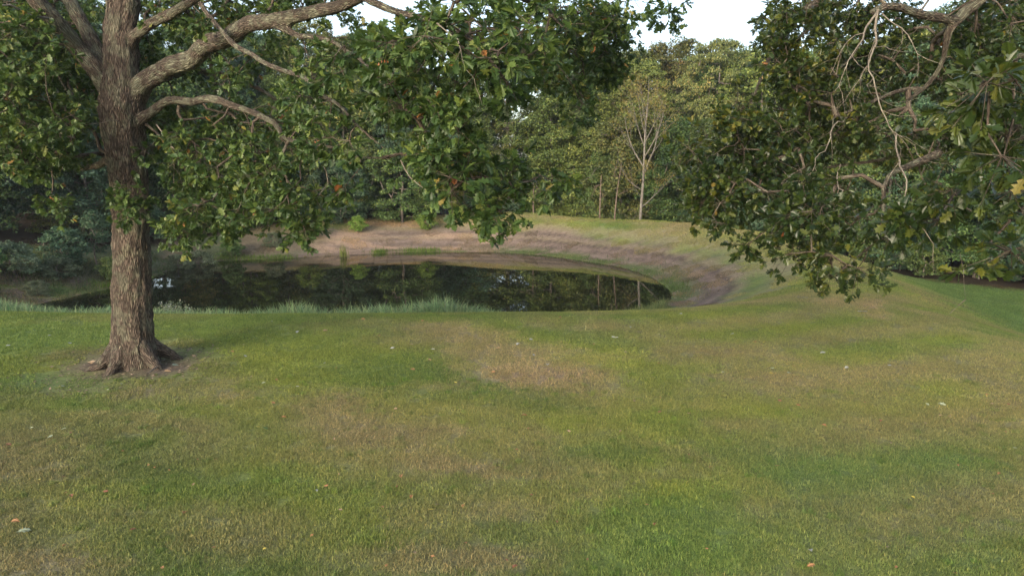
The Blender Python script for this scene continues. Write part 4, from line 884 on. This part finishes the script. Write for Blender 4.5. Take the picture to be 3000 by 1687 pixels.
x, y = keep_view(*grid(-26, 26, 16, 32, .62)); q = pond_s(x, y); k = trunk_clear(x, y, 1.7) & (trunk_clear(x, y, 2.6) | (rng.random(len(x)) < .3)) & (q > 1); x, y = x[k], y[k]
scatter('lawn_grass', x, y, mid_v, rng.uniform(.75, 1.2, len(x)), '')
x, y = keep_view(*grid(-40, 52, 32, 90, 1.0)); q = pond_s(x, y); fd = forest_dist(x, y)
bare = (sstep(8.5, 6.5, q)*np.maximum(sstep(48, 58, y), sstep(2, 8, x)*sstep(62, 50, y)))
k = (q > .4) & (fd < 5) & (rng.random(len(x)) > bare*.88); x, y = x[k], y[k]
scatter('field_grass', x, y, far_v, rng.uniform(.7, 1.15, len(x)), '')

# tall grasses at the water's edge
def tall(name, bx, by, L, w, lean, base_col, var=.25, segs=3, dz=-.05):
    z = height(bx, by)+dz; n = len(bx); V, F, t, h_ = blades(np.stack([bx, by, z], 1), L, w, lean, rng.beta(2, 2, n), segs)
    m = 2*segs+1; col = np.repeat(base_col*(1+var*(rng.random((n, 3))-.5)), m, 0)
    o = link(name, new_mesh(name, V, F, 3, [M_tall], False, fattr={'tone': t, 'hgt': h_}, colattr={'tint': np.c_[col, np.ones(len(col))]})); tag(o, kind='stuff'); return o
n = 17000; bx = rng.uniform(-31, -.2, n); by = 33.1+rng.normal(size=n)*.6+.5*np.sin(bx*.5)+np.where(bx < -22, (-22-bx)*.35, 0)
cl = noise2(bx, by*0, .9, seed=61, octv=3); pk = np.exp(-((bx+10.2)/.9)**2)*.45+np.exp(-((bx+3.2)/.8)**2)*.5+np.exp(-((bx+5.2)/1.0)**2)*.15
ln = (.55+.9*np.clip(cl-.3, 0, 1)+pk)*rng.uniform(.55, 1.3, n)
tall('reed_grass', bx, by, ln*(.75+.5*noise2(bx, by*0, 1.7, seed=63, octv=2))*sstep(.2, -1.8, bx)**.5*.8+.30, rng.uniform(.022, .045, n), rng.uniform(.15, .8, n), np.array((.19, .27, .16)))
n = 5000; bx = rng.uniform(-2.5, 9.5, n); by = np.interp(bx, [-2.5, 3.5, 8, 9.5], [34.6, 35.6, 39.4, 42])+rng.normal(size=n)*.5; ln = rng.uniform(.3, .7, n)
tall('low_sedge', bx, by, ln, rng.uniform(.010, .02, n), rng.uniform(.2, .9, n), np.array((.15, .18, .08)))
# weeds along the far shore: hugging the waterline
k = rng.integers(0, len(shore_s), 16000); sp_ = shore_s[k]; nrm = sp_-cen; nrm /= np.linalg.norm(nrm, axis=1)[:, None]
p = sp_+nrm*np.abs(rng.normal(size=(len(k), 1)))*1.1+rng.normal(size=(len(k), 2))*.25; m_ = (p[:, 1] > 42) & (noise2(p[:, 0], p[:, 1], 1.6, seed=71) > .47); p = p[m_]
col = np.where(noise2(p[:, 0], p[:, 1], 4, seed=72)[:, None] > .52, np.array([[.15, .13, .07]]), np.array([[.07, .11, .03]]))
tall('bank_weeds', p[:, 0], p[:, 1], rng.uniform(.12, .42, len(p)), rng.uniform(.012, .03, len(p)), rng.uniform(.2, .9, len(p)), col)
def clumps(name, pts, L, w, colr, per=260, sp=.5):
    xs, ys = [], []
    for x0, y0, rx in pts: xs.append(rng.normal(size=per)*rx+x0); ys.append(rng.normal(size=per)*sp+y0)
    xs, ys = np.concatenate(xs), np.concatenate(ys); return tall(name, xs, ys, rng.uniform(.5, 1.1, len(xs))*L, np.full(len(xs), w), rng.uniform(.1, .7, len(xs)), np.array(colr))
clumps('bright_bank_grass', [(-26.3, 63.8, .9), (-24, 64.6, .9), (-21.7, 65.2, .7), (-13.3, 69.5, .35), (-10.2, 70.3, .8), (-8.5, 70.6, .7), (-29.3, 52.5, .8), (-28.6, 48.6, .9)], .5, .03, (.10, .155, .03), 420)
n = 9000; bx = rng.uniform(-34, -27, n); by = rng.uniform(39, 62, n); q = pond_s(bx, by); m_ = (q > .2) & (q < 8) & (noise2(bx, by, 2, seed=81) > .45)
tall('bank_herbs', bx[m_], by[m_], rng.uniform(.2, .6, m_.sum()), rng.uniform(.02, .04, m_.sum()), rng.uniform(.3, 1, m_.sum()), np.array((.065, .085, .04)), .4)
# cattails: one clump standing in the shallows
cx_, cy_ = on_z(1007, 752, WZ)[:2]; n = 70
V, F, t, h_ = blades(np.stack([rng.normal(size=n)*.22, rng.normal(size=n)*.15, np.full(n, -.3)], 1), rng.uniform(1.0, 1.9, n), np.full(n, .035), rng.uniform(.03, .3, n), rng.beta(2, 2, n), 3)
o = link('cattail_clump', new_mesh('cattail_clump', V, F, 3, [M_tall], False, fattr={'tone': t, 'hgt': h_}, colattr={'tint': np.tile([.13, .16, .04, 1], (len(V), 1))})); o.location = (cx_, cy_, WZ); tag(o, 'upright yellow-green cattail clump standing in the far shallows', 'cattails')
# whitish flowering plant right of the trunk
fx, fy = -16.9, 33.9; T = empty('flowering_plant', (fx, fy, H1(fx, fy)-.05)); tag(T, 'bushy plant with tiny white flowers at the near waterline right of the trunk', 'plant')
A = Acc(); tp = []
for _ in range(46):
    d = np.array([rng.normal()*.42, rng.normal()*.3, 1.0]); L = rng.uniform(.8, 1.55); e = d/np.linalg.norm(d)*L+np.array([d[0]*.3, 0, -.15*abs(d[0])]); V, F, B = tube(np.array([[0, 0, 0], e*.5+[0, 0, .08], e]), np.array([.008, .006, .003]), 3); A.add(V, F, B)
    for f in np.linspace(.5, 1, 7): tp.append(e*f+rng.normal(size=3)*.05)
tp = np.array(tp); m_, nt, out = mat('plant_stem'); b = nt.nodes.new('ShaderNodeBsdfPrincipled'); b.inputs['Base Color'].default_value = (.10, .12, .05, 1); nt.links.new(b.outputs[0], out.inputs[0])
o = link('stems', A.mesh('stems', m_), T)
o = link('leaves', leaf_mesh('leaves', np.repeat(tp, 4, 0)+rng.normal(size=(len(tp)*4, 3))*.06, rand_dirs(len(tp)*4), rand_dirs(len(tp)*4)+[0, 0, 1], np.full(len(tp)*4, .09), rng.random(len(tp)*4), [RHOMB], M_f['grey']), T); o['kind'] = 'stuff'
m_, nt, out = mat('white_petal'); b = nt.nodes.new('ShaderNodeBsdfPrincipled'); b.inputs['Base Color'].default_value = (.40, .42, .40, 1); nt.links.new(b.outputs[0], out.inputs[0])
top = tp[tp[:, 2] > .75]; top = top[rng.random(len(top)) < .5]
o = link('blossoms', leaf_mesh('blossoms', np.repeat(top, 5, 0)+rng.normal(size=(len(top)*5, 3))*.035, rand_dirs(len(top)*5), rand_dirs(len(top)*5)+[0, 0, 1], np.full(len(top)*5, .045), rng.random(len(top)*5), [RHOMB], m_), T); o['kind'] = 'stuff'

# ------------------------------------------------------------------ fallen leaves, sticks, stones on the lawn
def plain(name, col, rough=.6):
    m, nt, out = mat(name); b = nt.nodes.new('ShaderNodeBsdfPrincipled'); g = nt.nodes.new('ShaderNodeNewGeometry')
    nt.links.new(mixc(nt, noise_n(nt, g.outputs['Position'], 35, 3), tuple(c*.65 for c in col), tuple(min(1, c*1.25) for c in col)), b.inputs['Base Color']); b.inputs['Roughness'].default_value = rough; nt.links.new(b.outputs[0], out.inputs[0]); return m
ML = {'pale': plain('fallen_leaf_pale', (.30, .34, .22)), 'tan': plain('fallen_leaf_tan', (.36, .25, .15)), 'rust': plain('fallen_leaf_rust', (.27, .11, .06)), 'white': plain('fallen_leaf_silver', (.33, .35, .33)), 'green': plain('fallen_leaf_green', (.10, .17, .035)), 'orange': plain('fallen_leaf_orange', (.34, .17, .07)), 'yellow': plain('fallen_leaf_yellow', (.45, .38, .07))}
LM = {}
for kx, m_ in ML.items():
    for v in range(3):
        V0, T0 = leaf_template(leaf_outline(v), [.25, .45, .12][v], [.3, .7, .15][v]); LM[kx, v] = new_mesh('fallen_leaf', V0, T0, 3, [m_])
def lawn_place(px, py):
    row = 'near the pond crest' if py < 960 else ('on the lawn level with the trunk foot' if py < 1100 else ('in mid lawn' if py < 1300 else ('in the near lawn' if py < 1500 else 'along the bottom edge')))
    if py < 1100 and 120 < px < 640: return 'close round the oak trunk foot'
    return row+', '+('far left' if px < 500 else 'left of centre' if px < 1150 else 'centre' if px < 1800 else 'right of centre' if px < 2450 else 'far right')
def ground_leaf(px, py, size, kx, label=None, group='fallen oak leaves scattered over the lawn'):
    p = on_z(px, py, 0); z = H1(p[0], p[1])
    for _ in range(3): p = on_z(px, py, z+.05); z = H1(p[0], p[1])
    o = link('fallen_leaf', LM[kx, random.randrange(3)]); o.location = (p[0], p[1], z+.05); s_ = size; o.scale = (s_, s_, s_); o.rotation_euler = (random.uniform(-.35, .35), random.uniform(-.3, .3), R_())
    names = {'pale': 'pale green', 'tan': 'tan', 'rust': 'rust red', 'white': 'silvery', 'green': 'dark green', 'orange': 'orange', 'yellow': 'yellow'}
    tag(o, label or ('small %s fallen leaf %s' % (names[kx], lawn_place(px, py))), 'leaf', None if label else group+', '+names[kx]); return o
ground_leaf(45, 1556, .21, 'pale', 'largest pale lobed leaf lying at the lower left corner of the lawn').rotation_euler = (.1, .05, .5)
ground_leaf(1545, 1213, .22, 'rust', 'curled rust-orange leaf alone in the middle of the lawn')
ground_leaf(255, 1058, .42, 'tan', 'large curled tan leaf lying left of the oak trunk'); ground_leaf(282, 1066, .34, 'tan', 'crumpled tan leaf overlapping the large curled one by the trunk')
ground_leaf(768, 1249, .2, 'green', 'dark green leaf lying on the lawn below right of the trunk'); ground_leaf(762, 1248, .12, 'yellow', 'small yellow leaf against the dark green fallen leaf')
ground_leaf(1322, 991, .34, 'green', 'yellow-green leaf on the worn lawn before the pond'); ground_leaf(524, 1068, .26, 'pale', 'pale leaf on bare soil right of the trunk foot'); ground_leaf(18, 1296, .16, 'rust', 'pinkish leaf at the left edge of the lawn')
ground_leaf(2745, 1178, .22, 'pale', 'pale leaf on the worn patch to the right of the lawn'); ground_leaf(2542, 912, .5, 'white', 'pale flake lying below the drooping right boughs'); ground_leaf(2380, 1612, .13, 'white', 'grey leaf standing in thick grass bottom right'); ground_leaf(2362, 1658, .13, 'orange', 'pinkish leaf at the bottom edge right of middle')
small = [(190, 1128, 'pale'), (312, 1140, 'pale'), (358, 1122, 'pale'), (98, 1251, 'pale'), (195, 1251, 'pale'), (208, 1263, 'rust'), (138, 1282, 'pale'), (180, 1228, 'orange'), (235, 1147, 'orange'), (780, 1119, 'pale'), (867, 1130, 'white'), (810, 1107, 'orange'), (840, 1220, 'orange'), (793, 1177, 'orange'),
 (140, 983, 'white'), (15, 1012, 'white'), (200, 1002, 'white'), (612, 914, 'white'), (798, 941, 'white'), (738, 921, 'tan'), (961, 967, 'tan'), (870, 975, 'white'), (716, 1038, 'white'), (808, 1029, 'white'), (675, 1027, 'orange'), (954, 1061, 'white'), (1116, 981, 'orange'), (1057, 932, 'orange'), (1244, 937, 'orange'),
 (1200, 1007, 'tan'), (1142, 1020, 'white'), (1262, 1021, 'white'), (1523, 1003, 'white'), (1450, 1018, 'tan'), (1563, 1036, 'white'), (1645, 929, 'rust'), (1850, 957, 'white'), (1930, 979, 'white'), (1790, 984, 'white'), (1812, 987, 'white'), (1736, 1006, 'orange'), (1832, 1028, 'tan'), (1990, 918, 'white'), (1562, 994, 'white'), (1217, 1083, 'orange'), (1437, 1089, 'orange'), (1926, 1062, 'orange'), (1604, 1070, 'white'), (1253, 1051, 'tan'),
 (1165, 1196, 'tan'), (1405, 1155, 'orange'), (1340, 1122, 'yellow'), (1588, 1226, 'rust'), (1660, 1258, 'tan'), (1862, 1172, 'tan'), (1926, 1207, 'rust'), (2152, 975, 'white'), (2218, 999, 'orange'), (2303, 981, 'tan'), (2487, 1073, 'white'), (2420, 1031, 'white'), (2320, 1068, 'orange'), (2268, 1077, 'pale'), (2125, 1088, 'pale'), (2316, 1091, 'pale'), (2253, 1090, 'yellow'), (2598, 1068, 'white'), (2206, 1132, 'tan'), (2294, 1174, 'rust'), (2332, 1184, 'rust'), (2024, 1209, 'tan'), (2085, 1365, 'orange'), (2452, 1256, 'tan'), (2422, 1247, 'orange'), (2711, 1179, 'pale'), (2710, 1236, 'tan'), (2578, 1234, 'rust'), (2750, 1215, 'tan'), (2784, 1215, 'tan'), (2911, 1183, 'tan'), (2950, 1182, 'rust'), (2966, 1310, 'pale'), (2922, 1387, 'orange'), (2284, 1362, 'orange'), (1176, 1399, 'orange'), (1207, 1446, 'orange'), (1363, 1475, 'orange'), (1367, 1590, 'orange'), (1916, 1538, 'orange'), (1275, 1477, 'tan'), (537, 1504, 'orange'), (60, 1525, 'orange'), (212, 1455, 'rust'), (300, 1437, 'rust'), (378, 1551, 'rust'), (640, 1342, 'orange'), (182, 1396, 'orange'), (950, 1420, 'orange'), (990, 1490, 'tan'), (1517, 1652, 'rust'), (930, 1438, 'white'), (150, 1076, 'tan'), (340, 1080, 'tan'), (480, 1085, 'tan'), (385, 1076, 'white'), (560, 1040, 'tan')]
for a, b_, kx in small: ground_leaf(a, b_, random.uniform(.08, .13) if b_ > 1100 else random.uniform(.12, .2), kx)
for _ in range(70): ground_leaf(random.uniform(20, 2980), random.uniform(940, 1680), random.uniform(.05, .085), random.choice(['orange', 'tan', 'rust', 'orange', 'yellow']))
p0, p1 = on_z(432, 1094, .06), on_z(473, 1066, .07)
V, F, B = tube(np.array([p0, (p0+p1)/2+[.02, 0, .02], p1]), np.array([.018, .022, .012]), 6); A = Acc(); A.add(V, F, B); o = link('stick', A.mesh('stick', M_dead)); tag(o, 'short grey stick lying on bare soil in front of the oak trunk', 'stick')

_t = 0
for m_ in bpy.data.meshes: _t += len(m_.loops)-2*len(m_.polygons)

# dry leaf litter and bits of debris on the bare banks and round the oak foot
n = 9000; k = rng.integers(0, len(shore_s), n); sp_ = shore_s[k]; nr_ = sp_-cen; nr_ /= np.linalg.norm(nr_, axis=1)[:, None]
p = sp_+nr_*rng.uniform(.1, 8, (n, 1)); m_ = (p[:, 1] > 43); p = p[m_]
q_ = OB[:2]+rng.normal(size=(1600, 2))*1.35; p = np.vstack([p, q_]); Pz = np.c_[p, height(p[:, 0], p[:, 1])+.012]; n = len(p)
sz = np.concatenate([rng.uniform(.05, .17, n-1600), rng.uniform(.03, .10, 1600)])
o = link('leaf_litter', leaf_mesh('leaf_litter', Pz, rand_dirs(n)*[1, 1, .15], rand_dirs(n)*.35+[0, 0, 1], sz, rng.random(n), [RHOMB], leaf_mat('dry_litter', [(0, (.05, .035, .025)), (.5, (.15, .105, .075)), (.85, (.27, .20, .14)), (1, (.40, .30, .2))], .8, .05))); tag(o, kind='stuff')
# ------------------------------------------------------------------ evening air
HAZE = 0.00026
bm_v = np.array([(x, y, z) for z in (-8, 75) for x, y in ((-478, -422), (478, -422), (478, 538), (-478, 538))], float)
bm_f = np.array([(0, 3, 2, 1), (4, 5, 6, 7), (0, 1, 5, 4), (1, 2, 6, 5), (2, 3, 7, 6), (3, 0, 4, 7)])
M_haze, nt, out = mat('haze'); pv = nt.nodes.new('ShaderNodeVolumePrincipled'); pv.inputs['Color'].default_value = (.86, .92, 1.0, 1); pv.inputs['Density'].default_value = HAZE; pv.inputs['Anisotropy'].default_value = .2
nt.links.new(pv.outputs[0], out.inputs['Volume'])
o = link('haze', new_mesh('haze', bm_v, bm_f, 4, [M_haze])); tag(o, kind='stuff')
